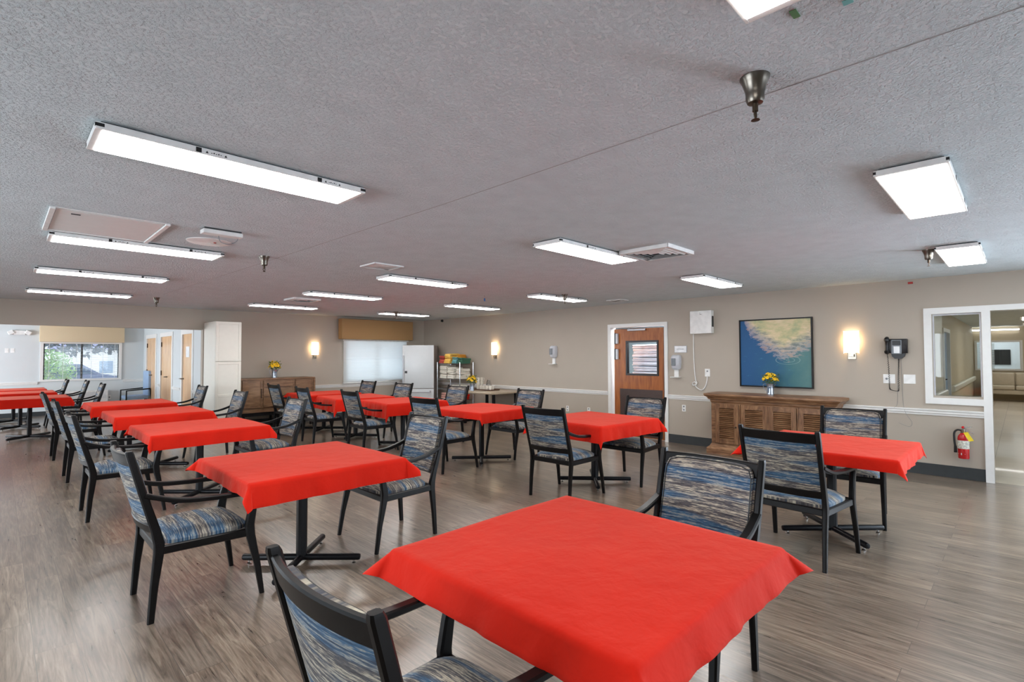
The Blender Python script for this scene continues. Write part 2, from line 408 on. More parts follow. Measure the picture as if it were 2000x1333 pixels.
# ------------------------------------------------------------------ room shell
H = 2.53; XR = 8.44
def yb(x): return 12.12 - max(0.0, x - 3.0) * 0.045
struct(MB().box(-4.15, 8.5, -4.3, 18.5, -0.1, 0), 'floor', 'floor_planks')
struct(MB().box(8.5, 24.5, -1.8, 1.35, -0.1, 0), 'floor_hall', 'hall_tiles')
struct(MB().box(-4.15, 8.6, -4.3, 12.2, H, H + 0.1), 'ceiling', 'ceiling_paint')
struct(MB().box(-4.15, 3.2, 12.2, 18.5, 2.5, 2.6), 'ceiling_far', 'white_paint')
struct(MB().box(8.6, 24.5, -1.8, 1.35, 2.5, 2.6), 'ceiling_hall', 'ceiling_paint')

mb = MB(); holes_wall(mb, 'x', XR, XR + 0.14, -4.15, 12.2, 0, H, [(-1.6, 0.255, 0, 2.075), (0.34, 0.80, 1.02, 2.055), (4.53, 5.67, 0, 2.085), (-3.98, -1.9, 0.72, 2.18)])
struct(mb, 'wall_right', 'wall_paint')
WX0, WX1, WZ0, WZ1 = 6.12, 7.90, 0.90, 1.98
mb = MB(); holes_wall(mb, 'y', 12.12, 12.26, 3.03, 8.58, 0, H, [(WX0, WX1, WZ0, WZ1)])
for v in mb.bm.verts: v.co.y += yb(v.co.x) - 12.12
struct(mb, 'wall_back', 'wall_paint')
struct(MB().box(-4.15, 3.03, 12.12, 12.26, 2.10, H), 'wall_soffit', 'wall_paint')
# the far room beyond the wide opening
mb = MB(); holes_wall(mb, 'y', 18.2, 18.35, -4.15, 3.18, 0, 2.5, [(0.84, 2.47, 0.93, 1.93)]); struct(mb, 'wall_far', 'pale_paint')
mb = MB(); holes_wall(mb, 'x', 3.03, 3.15, 12.265, 18.2, 0, 2.5, [(12.88, 13.80, 0, 2.10), (14.72, 15.98, 0, 2.10), (16.52, 17.78, 0, 2.10)])
struct(mb, 'wall_far_right', 'pale_paint')
mb = MB(); holes_wall(mb, 'x', -4.15, -4.0, -4.3, 18.35, 0, H, [(1.7, 6.9, 0.75, 2.2), (13.5, 17.1, 0.75, 2.2)]); struct(mb, 'wall_left', 'wall_paint')
mb = MB(); holes_wall(mb, 'y', -4.3, -4.15, -4.0, 8.44, 0, H, [(2.5, 7.9, 0.72, 2.18)]); struct(mb, 'wall_front', 'wall_paint')
# front and side windows (behind and beside the camera): frames only, their daylight comes from area lamps
for nm, fr in (('window_4', [(2.5, 7.9)]),):
    mb = MB()
    for x in (2.5, 4.3, 6.1, 7.84): mb.box(x, x + 0.06, -4.27, -4.2, 0.72, 2.18)
    mb.box(2.5, 7.9, -4.27, -4.2, 0.72, 0.78).box(2.5, 7.9, -4.27, -4.2, 2.12, 2.18)
    struct(mb, nm, 'white_paint')

# baseboards and chair rails
def rail_profile(): return [(0, 0), (0.012, 0), (0.016, 0.02), (0.026, 0.03), (0.026, 0.05), (0.036, 0.062), (0.036, 0.078), (0, 0.078)]
def rail_x(name, y0, y1, z=0.767, X=XR, sgn=-1, mat='white_paint'):
    mb = MB(); mb.loft([[(X + sgn * u, y, z + v) for u, v in rail_profile()] for y in (y0, y1)]); return struct(mb, name, mat)
def rail_y(name, x0, x1, fy, z=0.772, sgn=-1):
    mb = MB(); mb.loft([[(x, fy(x) + sgn * u, z + v) for u, v in rail_profile()] for x in (x0, x1)]); return struct(mb, name, 'white_paint')
rail_x('trim_1', 5.735, 11.86); rail_x('trim_2', 0.335, 4.465)
rail_y('trim_3', 3.06, 8.40, yb); rail_y('trim_4', -4.0, 0.76, lambda x: 18.2, 0.82); rail_y('trim_5', 2.55, 3.03, lambda x: 18.2, 0.82)
rail_x('trim_6', 13.87, 14.65, 0.74, 3.03); rail_x('trim_7', 16.05, 16.45, 0.74, 3.03); rail_x('trim_8', 12.3, 12.81, 0.74, 3.03)
def base_x(name, y0, y1, X=XR): struct(MB().box(X - 0.012, X, y0, y1, 0.004, 0.15), name, 'base_rubber')
base_x('baseboard_right', 0.335, 4.465); base_x('baseboard_right_far', 5.735, 11.85)
struct(MB().loft([[(x, yb(x) - 0.012, z) for x, z in ((3.05, 0.004), (8.42, 0.004), (8.42, 0.15), (3.05, 0.15))], [(x, yb(x), z) for x, z in ((3.05, 0.004), (8.42, 0.004), (8.42, 0.15), (3.05, 0.15))]]), 'baseboard_back', 'base_rubber')
struct(MB().box(-4, 3.03, 18.188, 18.2, 0.004, 0.12), 'baseboard_far', 'base_rubber')
# plaster joint running along the ceiling
mb = MB()
for (a, b, c_, d_) in ((2.045, -3.0, 2.035, 2.6), (2.035, 2.6, 1.95, 6.0), (1.95, 6.0, 1.84, 9.6)):
    mb.loft([[(a - 0.0016, b, H - 0.0012), (a + 0.0016, b, H - 0.0012), (a + 0.0016, b, H), (a - 0.0016, b, H)], [(c_ - 0.0016, d_, H - 0.0012), (c_ + 0.0016, d_, H - 0.0012), (c_ + 0.0016, d_, H), (c_ - 0.0016, d_, H)]])
struct(mb, 'trim_ceiling', 'seam_grey')

# ------------------------------------------------------------------ right wall: kitchen door
def frame_x(mb, X0, X1, y0, y1, z0, z1, w, bottom=False):
    mb.box(X0, X1, y0, y0 + w, z0, z1).box(X0, X1, y1 - w, y1, z0, z1).box(X0, X1, y0 + w, y1 - w, z1 - w, z1)
    if bottom: mb.box(X0, X1, y0 + w, y1 - w, z0, z0 + w)
    return mb
mb = MB(); frame_x(mb, XR - 0.022, XR + 0.16, 4.468, 5.73, 0, 2.143, 0.062)
struct(mb, 'trim_door', 'white_paint')
dr = bpy.data.objects.new('door_1', None); COL.objects.link(dr); dr['kind'] = 'structure'; dr.location = (XR + 0.055, 5.63, 0)
mb = MB(); holes_wall(mb, 'x', 0, 0.045, -1.045, 0, 0.01, 2.05, [(-0.92, -0.29, 1.20, 1.79)]); mb.build('door_leaf', 'door_wood', dr, 0)
mb = MB(); frame_x(mb, -0.012, 0.057, -0.95, -0.262, 1.165, 1.82, 0.034, True); mb.build('window_frame', 'black_plastic', dr, 0)
MB().box(0.018, 0.024, -0.918, -0.294, 1.197, 1.788).build('pane', 'glass', dr, 0)
MB().box(-0.004, 0.0, -1.02, -0.125, 0.03, 0.905).build('kick_plate', 'kick_brown', dr, 0)
for z in (1.46, 1.76):
    h_ = MB().box(-0.03, 0.0, -0.055, -0.012, z, z + 0.215, 0.006).build('paper_holder', 'black_plastic', dr)
    MB().box(-0.045, -0.002, -0.105, -0.058, z + 0.008, z + 0.205, 0.004).build('hinge_cover', 'lightgrey_plastic', dr)
MB().box(-0.05, -0.002, -0.70, -0.32, 2.005, 2.04, 0.006).build('door_closer', 'silver_trim', dr)
MB().tube([(-0.02, -0.36, 2.045), (-0.03, -0.1, 2.06)], 0.008).build('closer_arm', 'silver_trim', dr)
# kitchen behind the door
mb = MB().box(8.6, 11.5, 3.4, 3.5, 0, 2.5).box(8.6, 11.5, 7.2, 7.3, 0, 2.5).box(11.5, 11.6, 3.4, 7.3, 0, 2.5).box(8.58, 11.6, 3.4, 7.3, 2.5, 2.6)
struct(mb, 'wall_kitchen', 'kitchen_wall')
struct(MB().box(8.5, 11.6, 3.4, 7.3, -0.1, 0), 'floor_kitchen', 'hall_tiles')
area('kitchen_fill', (9.6, 5.2, 2.45), (0, 0, 0), 1.2, 0.6, 210, (0.86, 0.92, 1.0))  # unseen area lamp added to light the slabs behind the pane
# layered white slabs imitating blinds reflected in the pane
random.seed(5)
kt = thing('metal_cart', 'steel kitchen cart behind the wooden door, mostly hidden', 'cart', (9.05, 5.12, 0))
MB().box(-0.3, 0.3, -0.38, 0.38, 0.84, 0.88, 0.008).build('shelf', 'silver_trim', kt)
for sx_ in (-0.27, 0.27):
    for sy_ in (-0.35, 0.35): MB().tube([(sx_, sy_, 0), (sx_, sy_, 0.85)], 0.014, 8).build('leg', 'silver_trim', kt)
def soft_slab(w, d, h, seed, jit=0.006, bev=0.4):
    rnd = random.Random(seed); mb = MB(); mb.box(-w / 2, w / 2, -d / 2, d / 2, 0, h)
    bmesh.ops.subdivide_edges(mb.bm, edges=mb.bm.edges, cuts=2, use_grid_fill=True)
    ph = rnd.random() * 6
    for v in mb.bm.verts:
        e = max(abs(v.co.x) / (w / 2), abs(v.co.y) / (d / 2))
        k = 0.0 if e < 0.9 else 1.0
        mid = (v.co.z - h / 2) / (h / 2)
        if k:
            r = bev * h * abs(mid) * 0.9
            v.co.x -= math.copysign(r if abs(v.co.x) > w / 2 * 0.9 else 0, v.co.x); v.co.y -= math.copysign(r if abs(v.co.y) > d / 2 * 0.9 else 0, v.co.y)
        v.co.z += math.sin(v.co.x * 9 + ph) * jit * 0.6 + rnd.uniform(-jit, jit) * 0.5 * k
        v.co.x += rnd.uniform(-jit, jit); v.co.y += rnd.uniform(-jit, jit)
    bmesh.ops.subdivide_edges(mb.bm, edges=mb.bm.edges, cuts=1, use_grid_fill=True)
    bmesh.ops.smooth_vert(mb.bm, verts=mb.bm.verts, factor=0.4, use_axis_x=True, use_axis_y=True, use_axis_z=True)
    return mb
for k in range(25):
    o = soft_slab(0.5, 0.62, 0.032, 40 + k, 0.012).build('reflection_slab', 'reflection_blue_white', loc=(9.05 + random.uniform(-.01, .01), 5.12 + random.uniform(-.012, .012), 0.884 + k * 0.0345))
    tag(o, 'white slab in the stack imitating blinds reflected in the door pane', 'reflection stand-in', 'white slabs imitating a reflection in the door pane')

# ------------------------------------------------------------------ right wall: inner window and passage to the hall
mb = MB(); frame_x(mb, XR - 0.022, XR + 0.16, 0.256, 0.885, 0.915, 2.135, 0.078, True); mb.box(XR - 0.022, XR + 0.16, 0.256, 0.334, 0, 0.915)
mb.box(XR - 0.022, XR + 0.16, -1.7, 0.256, 2.07, 2.135).box(XR - 0.022, XR + 0.16, -1.7, -1.6, 0, 2.07)
struct(mb, 'window_1', 'white_paint')
mb = MB(); frame_x(mb, XR + 0.03, XR + 0.05, 0.334, 0.807, 0.993, 2.057, 0.022, True); struct(mb, 'window_1_bead', 'lightgrey_plastic')
o = MB().box(XR + 0.05, XR + 0.056, 0.336, 0.805, 0.996, 2.055).build('window_1_pane', 'glass', smooth=0); o['kind'] = 'structure'
# hall shell
HW = 1.2
mb = MB(); holes_wall(mb, 'y', HW, HW + 0.12, 8.58, 24.3, 0, 2.5, [(14.40, 15.66, 0, 2.05)]); struct(mb, 'wall_hall_left', 'tan_paint')
struct(MB().box(8.58, 14.3, HW - 0.008, HW - 0.001, 0, 2.5), 'wall_hall_white', 'cream_paint')
mb = MB(); holes_wall(mb, 'x', 24.3, 24.42, -1.8, 1.35, 0, 2.5, [(0.03, 1.10, 1.04, 1.965)]); struct(mb, 'wall_hall_end', 'tan_paint')
struct(MB().box(8.58, 24.4, -1.80, -1.68, 0, 2.5), 'wall_hall_right', 'tan_paint')
mb = MB(); mb.box(14.32, 14.42, HW - 0.03, HW + 0.13, 0, 2.04).box(15.64, 15.74, HW - 0.03, HW + 0.13, 0, 2.04).box(14.32, 15.74, HW - 0.03, HW + 0.13, 2.04, 2.12); struct(mb, 'trim_hall_door', 'white_paint')
hd = MB().box(14.42, 15.64, HW + 0.03, HW + 0.07, 0.01, 2.04).build('door_2', M['blue_vinyl'], smooth=0); hd['kind'] = 'structure'
MB().tube([(14.52, HW + 0.03, 1.0), (14.52, HW - 0.04, 1.0), (14.64, HW - 0.04, 1.0)], 0.011, 8).build('door_handle', 'black_metal', hd)
for nm, a, b_, z, lab in (('handrail', 12.35, 14.25, 0.66, 'short white wall handrail left of the blue hallway door'), ('handrail', 15.82, 23.6, 0.66, 'long white handrail along the hallway wall beyond the door')):
    t_ = thing(nm, lab, 'handrail', (a, HW, z))
    MB().loft([[(x, -u - 0.02, v) for u, v in ((0.0, 0), (0.05, 0), (0.07, 0.03), (0.07, 0.12), (0.05, 0.14), (0, 0.14))] for x in (0, b_ - a)]).build('rail', 'cream_paint' if a > 15 else 'white_plastic', t_)
    MB().box(0.05, b_ - a - 0.05, -0.022, 0.0, 0.03, 0.11).build('bracket', 'lightgrey_plastic', t_)
# hall end window with a screen on the wall behind it
mb = MB(); frame_x(mb, 24.26, 24.34, -0.04, 1.16, 0.985, 2.02, 0.06, True); struct(mb, 'window_2', 'white_paint')
o = MB().box(24.33, 24.336, 0.02, 1.10, 1.04, 1.96).build('window_2_pane', 'glass', smooth=0); o['kind'] = 'structure'
struct(MB().box(26.4, 26.5, -1, 2.5, 0, 2.6).box(24.45, 26.5, 2.4, 2.5, 0, 2.6).box(24.45, 26.5, -1.1, -1.0, 0, 2.6).box(24.45, 26.5, -1.1, 2.5, 2.6, 2.7), 'wall_office', 'pale_paint')
struct(MB().box(24.4, 26.5, -1.1, 2.5, -0.1, 0), 'floor_office', 'hall_tiles')
area('office_lamp', (25.4, 0.6, 2.55), (0, 0, 0), 0.6, 1.2, 16, (0.95, 0.97, 1.0))
t_ = thing('wall_screen', 'black flat screen on the wall behind the hallway end window', 'screen', (26.36, 0.0, 1.10))
MB().box(0, 0.04, 0.28, 1.05, 0.06, 0.62, 0.008).build('bezel', 'black_plastic', t_); MB().box(-0.003, 0, 0.30, 1.03, 0.08, 0.60).build('screen', 'black_plastic', t_, 0)
mb = MB()
for k in range(22): mb.box(24.36, 24.375, 0.66, 1.09, 1.05 + k * 0.04, 1.075 + k * 0.04)
tag(mb.build('window_blind', 'slat', smooth=0), 'grey slatted blind over left half of the hallway end window', 'blind')
# beige sofa under it
sf = thing('sofa', 'long beige vinyl sofa under the window at the end of the hallway', 'sofa', (23.55, -0.36, 0))
MB().box(-0.35, 0.3, -1.15, 1.35, 0.24, 0.38, 0.02, 2).build('sofa_base', 'sofa_vinyl', sf)
for y in (-1.13, -0.30, 0.53):
    MB().box(-0.38, 0.15, y, y + 0.81, 0.385, 0.52, 0.04, 3).build('seat_cushion', 'sofa_vinyl', sf)
    MB().box(0.12, 0.36, y, y + 0.81, 0.50, 0.93, 0.05, 3).build('back_cushion', 'sofa_vinyl', sf)
for x in (-0.3, 0.25):
    for y in (-1.1, 1.3): MB().tube([(x, y, 0), (x, y, 0.25)], 0.025, 8).build('leg', 'black_metal', sf)
for i, (x, y, sx_, sy_, lb) in enumerate(((18.0, -0.62, 1.7, 0.62, 'bright square ceiling panel nearest in the hallway beyond the passage'), (21.4, -0.55, 1.6, 0.5, 'smaller bright ceiling panel farther down the hallway'))):
    t_ = thing('hall_ceiling_light', lb, 'ceiling light', (x, y, 2.5), 0, 'hallway ceiling panels')
    MB().box(0, sx_, 0, sy_, -0.03, 0, 0.005).build('frame', 'white_plastic', t_); MB().box(0.04, sx_ - 0.04, 0.04, sy_ - 0.04, -0.036, -0.0305).build('diffuser', 'hall_lens_light', t_, 0)
for x_ in (11.5, 15.0):  # unseen glowing panels added to brighten the hallway
    t_ = thing('hall_ceiling_light', 'unseen glowing panel added to brighten the near hallway' if x_ < 12 else 'unseen glowing panel added to brighten the middle of the hallway', 'ceiling light', (x_, -1.3, 2.5), 0, 'hallway ceiling panels')
    MB().box(0, 1.2, 0, 0.6, -0.03, 0, 0.005).build('frame', 'white_plastic', t_); MB().box(0.04, 1.16, 0.04, 0.56, -0.036, -0.0305).build('diffuser', 'hall_lens_light', t_, 0)
t_ = thing('linear_light', 'thin bright linear lamp high on the hallway end wall', 'lamp', (24.22, 0.02, 2.375))
MB().box(0.03, 0.08, 0, 1.22, -0.01, 0.04).build('housing', 'white_plastic', t_, 0); MB().box(0.0, 0.03, 0.01, 1.21, -0.01, 0.03).build('diffuser', 'hall_lens_light', t_, 0)

# ------------------------------------------------------------------ back wall window with closed blind and valance
ym = yb(7.0)
mb = MB()
for (a, b, c_, d_) in ((WX0 - 0.01, WX0 + 0.05, WZ0, WZ1), (WX1 - 0.05, WX1 + 0.01, WZ0, WZ1), (WX0, WX1, WZ0, WZ0 + 0.05), (WX0, WX1, WZ1 - 0.05, WZ1), (6.98, 7.03, WZ0, WZ1)):
    mb.box(a, b, ym + 0.06, ym + 0.12, c_, d_)
mb.box(WX0 - 0.06, WX1 + 0.06, ym - 0.03, ym + 0.02, 0.852, 0.885)
struct(mb, 'window_3', 'white_paint')
o = MB().box(WX0 + 0.03, WX1 - 0.03, ym + 0.085, ym + 0.09, WZ0 + 0.03, WZ1 - 0.03).build('window_3_pane', 'glass', smooth=0); o['kind'] = 'structure'
bl = thing('window_blind', 'white horizontal slatted blind closed over the window beside the fridge', 'blind', (6.06, ym - 0.028, 0))
mb = MB(); nsl = 27
for k in range(nsl):
    z = 0.885 + (k + 0.5) * (1.94 - 0.885) / nsl; tilt = math.radians(80 if k > 14 else 52 + k * 0.8); hw_ = 0.0245
    dy, dz = math.cos(tilt) * hw_, math.sin(tilt) * hw_
    mb.loft([[(x, -dy, z + dz), (x, 0.004, z), (x, dy, z - dz), (x, dy + 0.001, z - dz + 0.001), (x, 0.005, z + 0.002), (x, -dy + 0.001, z + dz + 0.001)] for x in (0.0, 1.88)])
mb.build('slats', 'slat', bl)
MB().box(-0.005, 1.885, -0.03, 0.025, 1.925, 1.962, 0.004).build('headrail', 'white_plastic', bl)
MB().box(0, 1.88, -0.02, 0.02, 0.862, 0.882, 0.004).build('bottom_rail', 'white_plastic', bl)
vl = MB().box(5.93, 7.985, ym - 0.20, ym - 0.003, 1.965, 2.468, 0.012, 2).build('valance', 'tan_fabric')
tag(vl, 'tan fabric box valance above the window beside the fridge', 'valance')

# ------------------------------------------------------------------ tall cabinet and wooden sideboard on the back wall
tc_ = thing('tall_cabinet', 'tall cream white cabinet with panelled doors at edge of the wide opening', 'cabinet', (3.045, 11.3, 0))
dpt = yb(3.2) - 11.3 - 0.012
MB().box(0, 0.475, 0.02, dpt, 0.0, 2.245, 0.003).build('body', 'cream_paint', tc_)
def shaker(mb, x0, x1, z0, z1, splits=(), w=0.05):
    zs = [z0, *splits, z1]
    mb.box(x0, x1, -0.002, 0.02, z0, z1)
    mb.box(x0, x0 + w, -0.012, -0.002, z0, z1, 0.002).box(x1 - w, x1, -0.012, -0.002, z0, z1, 0.002)
    for i, z in enumerate(zs):
        a = z if i == 0 else (z - w if i == len(zs) - 1 else z - w / 2); mb.box(x0 + w, x1 - w, -0.012, -0.002, a, a + w, 0.002)
mb = MB(); shaker(mb, 0.004, 0.471, 1.445, 2.238); mb.build('upper_door', 'cream_paint', tc_, 0)
mb = MB(); shaker(mb, 0.004, 0.471, 0.06, 1.435, (0.76,)); mb.build('lower_door', 'cream_paint', tc_, 0)
sb2 = thing('sideboard', 'brown wooden sideboard with two doors and three drawers against the back wall', 'sideboard', (3.56, 11.45, 0))
dpt = yb(5.0) - 11.45 - 0.045
MB().box(0.0, 1.56, 0.0, dpt, 0.355, 1.045, 0.004).box(-0.01, 1.575, -0.015, dpt, 1.045, 1.072, 0.004).box(1.535, 1.575, -0.015, dpt, 0.355, 1.05).build('body', 'antique_wood_x', sb2, 30)
for nm, x0, x1, z0, z1 in (('door', 0.03, 0.40, 0.46, 1.03), ('door', 1.13, 1.50, 0.46, 1.03), ('drawer', 0.45, 1.09, 0.89, 1.03), ('drawer', 0.45, 1.09, 0.69, 0.87), ('drawer', 0.45, 1.09, 0.47, 0.67)):
    mb = MB().box(x0, x1, -0.02, 0, z0, z1, 0.004)
    mb.box(x0, x0 + 0.018, -0.03, -0.02, z0, z1).box(x1 - 0.018, x1, -0.03, -0.02, z0, z1).box(x0 + .018, x1 - .018, -0.03, -0.02, z0, z0 + 0.015).box(x0 + .018, x1 - .018, -0.03, -0.02, z1 - 0.015, z1)
    d_ = mb.build(nm, 'antique_wood_x', sb2, 0)
    if nm == 'door':
        xx = x1 - 0.01 if x0 < 0.5 else x0 - 0.01
        MB().box(xx, xx + 0.02, -0.05, -0.03, 0.66, 0.86, 0.003).build('handle', 'bronze', d_)
MB().box(0.02, 1.55, 0.02, dpt, 0.28, 0.352).build('plinth', 'black_wood', sb2, 0)
for x in (0.06, 0.76, 1.48):
    for y in (0.05, dpt - 0.05): MB().box(x, x + 0.04, y - 0.02, y + 0.02, 0, 0.282).build('leg', 'black_wood', sb2, 0)

# ------------------------------------------------------------------ louvred sideboard on the right wall
sb = thing('sideboard', 'wide brown wooden sideboard with four louvred doors under the blue painting', 'sideboard', (7.97, 1.80, 0))
L_ = 1.70; DX = XR - 7.97 - 0.045
MB().box(0.02, DX, 0, L_, 0.10, 0.80, 0.004).build('body', 'antique_wood', sb, 30)
prof = [(0, 0.80), (-0.01, 0.815), (-0.012, 0.84), (-0.035, 0.85), (-0.045, 0.875), (-0.075, 0.90), (-0.085, 0.915), (-0.085, 0.94), (-0.02, 0.945)]
def ring(o_, z): return [(-0.0 + 0.0 + o_ + 0.02, -(-o_) - 0.0, z), (DX, o_, z), (DX, L_ - o_, z), (0.02 + o_, L_ - o_, z)]
mb = MB(); mb.loft([[(0.02 + p, p, z), (DX, p, z), (DX, L_ - p, z), (0.02 + p, L_ - p, z)] for p, z in prof]); mb.build('top', 'antique_wood', sb, 25)
pl = [(0.0, 0.16), (-0.015, 0.135), (-0.02, 0.12), (-0.045, 0.10), (-0.06, 0.08), (-0.06, 0.0)]
mb = MB(); mb.loft([[(0.02 + p, p, z), (DX, p, z), (DX, L_ - p, z), (0.02 + p, L_ - p, z)] for p, z in pl]); mb.build('plinth', 'antique_wood', sb, 25)
for k, (a, b) in enumerate(((1.27, 1.625), (0.85, 1.235), (0.47, 0.835), (0.06, 0.44))):
    mb = MB()
    z0, z1 = 0.175, 0.785; w = 0.062
    mb.box(-0.012, 0.02, a, a + w, z0, z1, 0.003).box(-0.012, 0.02, b - w, b, z0, z1, 0.003).box(-0.012, 0.02, a + w, b - w, z0, z0 + w, 0.003).box(-0.012, 0.02, a + w, b - w, z1 - w, z1, 0.003)
    q = 0.014
    mb.box(-0.022, -0.011, a + w - q, a + w + 0.004, z0 + w - q, z1 - w + q, 0.002).box(-0.022, -0.011, b - w - 0.004, b - w + q, z0 + w - q, z1 - w + q, 0.002)
    mb.box(-0.022, -0.011, a + w + .004, b - w - .004, z0 + w - q, z0 + w + 0.004, 0.002).box(-0.022, -0.011, a + w + .004, b - w - .004, z1 - w - 0.004, z1 - w + q, 0.002)
    dd = mb.build('door', 'antique_wood_up', sb, 0)
    mb = MB(); n = 17
    for i in range(n):
        z = z0 + w + 0.012 + i * (z1 - z0 - 2 * w - 0.012) / n
        mb.loft([[(-0.020, y, z - 0.002), (-0.016, y, z - 0.007), (0.010, y, z + 0.013), (0.006, y, z + 0.018)] for y in (a + w, b - w)])
    mb.box(0.017, 0.02, a + w, b - w, z0 + w, z1 - w)
    mb.build('louvres', 'antique_wood', dd, 0)
    ky = {0: a + 0.03, 1: a + 0.02, 2: b - 0.02, 3: b - 0.03}[k]
    mb = MB(); mb.tube([(-0.012, ky, 0.44), (-0.03, ky, 0.44), (-0.04, ky, 0.44), (-0.045, ky, 0.44)], [0.006, 0.006, 0.014, 0.008], 10); mb.build('knob', 'bronze', dd)
for y in (1.255, 0.842, 0.452): MB().box(-0.004, 0.02, y - 0.012, y + 0.012, 0.17, 0.79, 0.004).build('stile', 'antique_wood_up', sb, 0)

# ------------------------------------------------------------------ painting
pt = thing('painting', 'large square abstract painting in blue, teal and pale ochre, black framed', 'painting', (XR, 3.205, 1.043))
mb = MB(); frame_x(mb, -0.045, -0.002, -1.045, 0, 0, 1.058, 0.018, True); mb.build('frame', 'black_wood', pt, 0)
cv_ = MB().box(-0.034, -0.006, -1.025, -0.02, 0.02, 1.038).build('canvas', 'painting_canvas', pt, 0)

# ------------------------------------------------------------------ wall sconces
def sconce(loc, rz, label):
    t_ = thing('wall_sconce', label, 'wall lamp', loc, rz, 'rectangular wall sconces')   # local: wall plane x=0, projects to -x, width along y
    n = 12; hw, dp = 0.086, 0.095
    out = [(-(0.03 + (dp - 0.03) * math.cos(a)), hw * math.sin(a)) for a in [(-PI / 2 + PI * i / n) for i in range(n + 1)]]
    inn = [(x + 0.003, y * 0.965) for x, y in out]
    mb = MB(); mb.loft([[(x, y, z) for x, y in out + inn[::-1]] for z in (0.0, 0.298)]); mb.build('shade', 'shade_glow', t_)
    for y in (-hw - 0.003, hw + 0.003): MB().box(-0.034, -0.026, y - 0.003, y + 0.003, -0.012, 0.305).build('side_rod', 'chrome', t_, 0)
    MB().box(-0.012, 0, -0.05, 0.05, -0.095, 0.02, 0.004).build('back_plate', 'brushed_nickel', t_)
    MB().box(-0.05, -0.012, -0.03, 0.03, -0.06, -0.02, 0.003).build('arm', 'brushed_nickel', t_)
    l = bpy.data.lights.new('sconce_bulb', 'POINT'); l.energy = 3.8; l.color = (1.0, 0.60, 0.26); l.shadow_soft_size = 0.03
    lo = bpy.data.objects.new('sconce_bulb', l); COL.objects.link(lo); lo.parent = t_; lo.location = (-0.045, 0, 0.16)
    return t_
sconce((XR, 1.68, 1.572), 0, 'glowing wall sconce between the painting and the black telephone')
sconce((XR, 8.95, 1.565), 0, 'glowing wall sconce above the mugs on the right wall')
sconce((5.365, yb(5.365), 1.578), PI / 2, 'glowing wall sconce on the back wall above the brown sideboard')

# ------------------------------------------------------------------ wall fittings
def outlet(y, z, label, w=0.07, h=0.115, X=XR, sockets=((0, 0.028), (0, -0.028)), nm='wall_outlet', cat='outlet'):
    t_ = thing(nm, label, cat, (X, y, z))
    MB().box(-0.006, 0, -w / 2, w / 2, -h / 2, h / 2, 0.002).build('cover_plate', 'white_plastic', t_)
    for (a, b) in sockets: MB().lathe([(0.014, -0.001), (0.014, 0.001)], 12).build('socket', 'grey_plastic', t_).matrix_local = Matrix.Translation((-0.007, a, b)) @ Matrix.Rotation(PI / 2, 4, 'Y')
    return t_
outlet(6.755, 0.435, 'white power outlet low on the wall, farther left from the wooden door')
outlet(6.21, 0.437, 'white power outlet low on the wall, just left of the wooden door')
outlet(4.178, 0.622, 'white power outlet between the wooden door and the louvred sideboard')
outlet(3.752, 1.247, 'white wall socket where the looped white cord plugs in', 0.088, 0.13, sockets=((0, 0.025),))
outlet(1.262, 1.218, 'wide white wall plate behind the hanging telephone cord', 0.13, 0.122, sockets=((0.028, 0.0),))
outlet(1.045, 1.22, 'blank white wall plate right of the telephone cord', 0.125, 0.12, sockets=())
def dispenser(y, z, label):
    t_ = thing('sanitizer_dispenser', label, 'dispenser', (XR, y, z))
    n = 14
    def sec(zz, w, d): return [(-d * (0.35 + 0.65 * max(0.0, math.cos(a))) if abs(a) < PI / 2 else 0.0, w * math.sin(a), zz) for a in [(-PI / 2 + PI * i / n) for i in range(n + 1)]]
    mb = MB(); mb.loft([sec(0.13, 0.055, 0.07), sec(0.16, 0.075, 0.10), sec(0.26, 0.085, 0.115), sec(0.34, 0.085, 0.11), sec(0.375, 0.075, 0.09), sec(0.39, 0.055, 0.06)]); mb.build('housing', 'lightgrey_plastic', t_)
    MB().box(-0.125, -0.112, -0.035, 0.045, 0.20, 0.33, 0.005).build('window', 'grey_plastic', t_)
    MB().box(-0.03, -0.001, -0.04, 0.04, 0.0, 0.13, 0.006).build('bracket', 'white_plastic', t_)
    MB().box(-0.12, -0.001, -0.075, 0.075, -0.008, 0.004, 0.003).build('drip_tray', 'white_plastic', t_)
dispenser(7.105, 1.365, 'white hand sanitizer dispenser alone on the right wall, left of the wooden door')
dispenser(4.30, 1.16, 'white hand sanitizer dispenser under the small sign beside the wooden door')
t_ = thing('door_sign', 'small white room sign right of the wooden door', 'sign', (XR, 4.225, 1.647))
MB().box(-0.012, 0, -0.115, 0.115, -0.062, 0.062, 0.002).build('sign_frame', 'silver_trim', t_); MB().box(-0.014, -0.012, -0.107, 0.107, -0.054, 0.054).build('sign_face', 'paper', t_, 0)
fc = bpy.data.curves.new('lettering', 'FONT'); fc.body = 'KITCHEN'; fc.size = 0.032; fc.extrude = 0.0005; fc.align_x = 'CENTER'; fc.align_y = 'CENTER'; fc.materials.append(M['grey_plastic'])
fo = bpy.data.objects.new('lettering', fc); COL.objects.link(fo); bpy.context.view_layer.update(); fm = bpy.data.meshes.new_from_object(fo.evaluated_get(bpy.context.evaluated_depsgraph_get())); bpy.data.objects.remove(fo); fo = bpy.data.objects.new('lettering', fm); COL.objects.link(fo); fo.parent = t_; fo.matrix_local = Matrix.Translation((-0.0146, 0, 0)) @ Matrix(((0, 0, -1, 0), (-1, 0, 0, 0), (0, 1, 0, 0), (0, 0, 0, 1)))
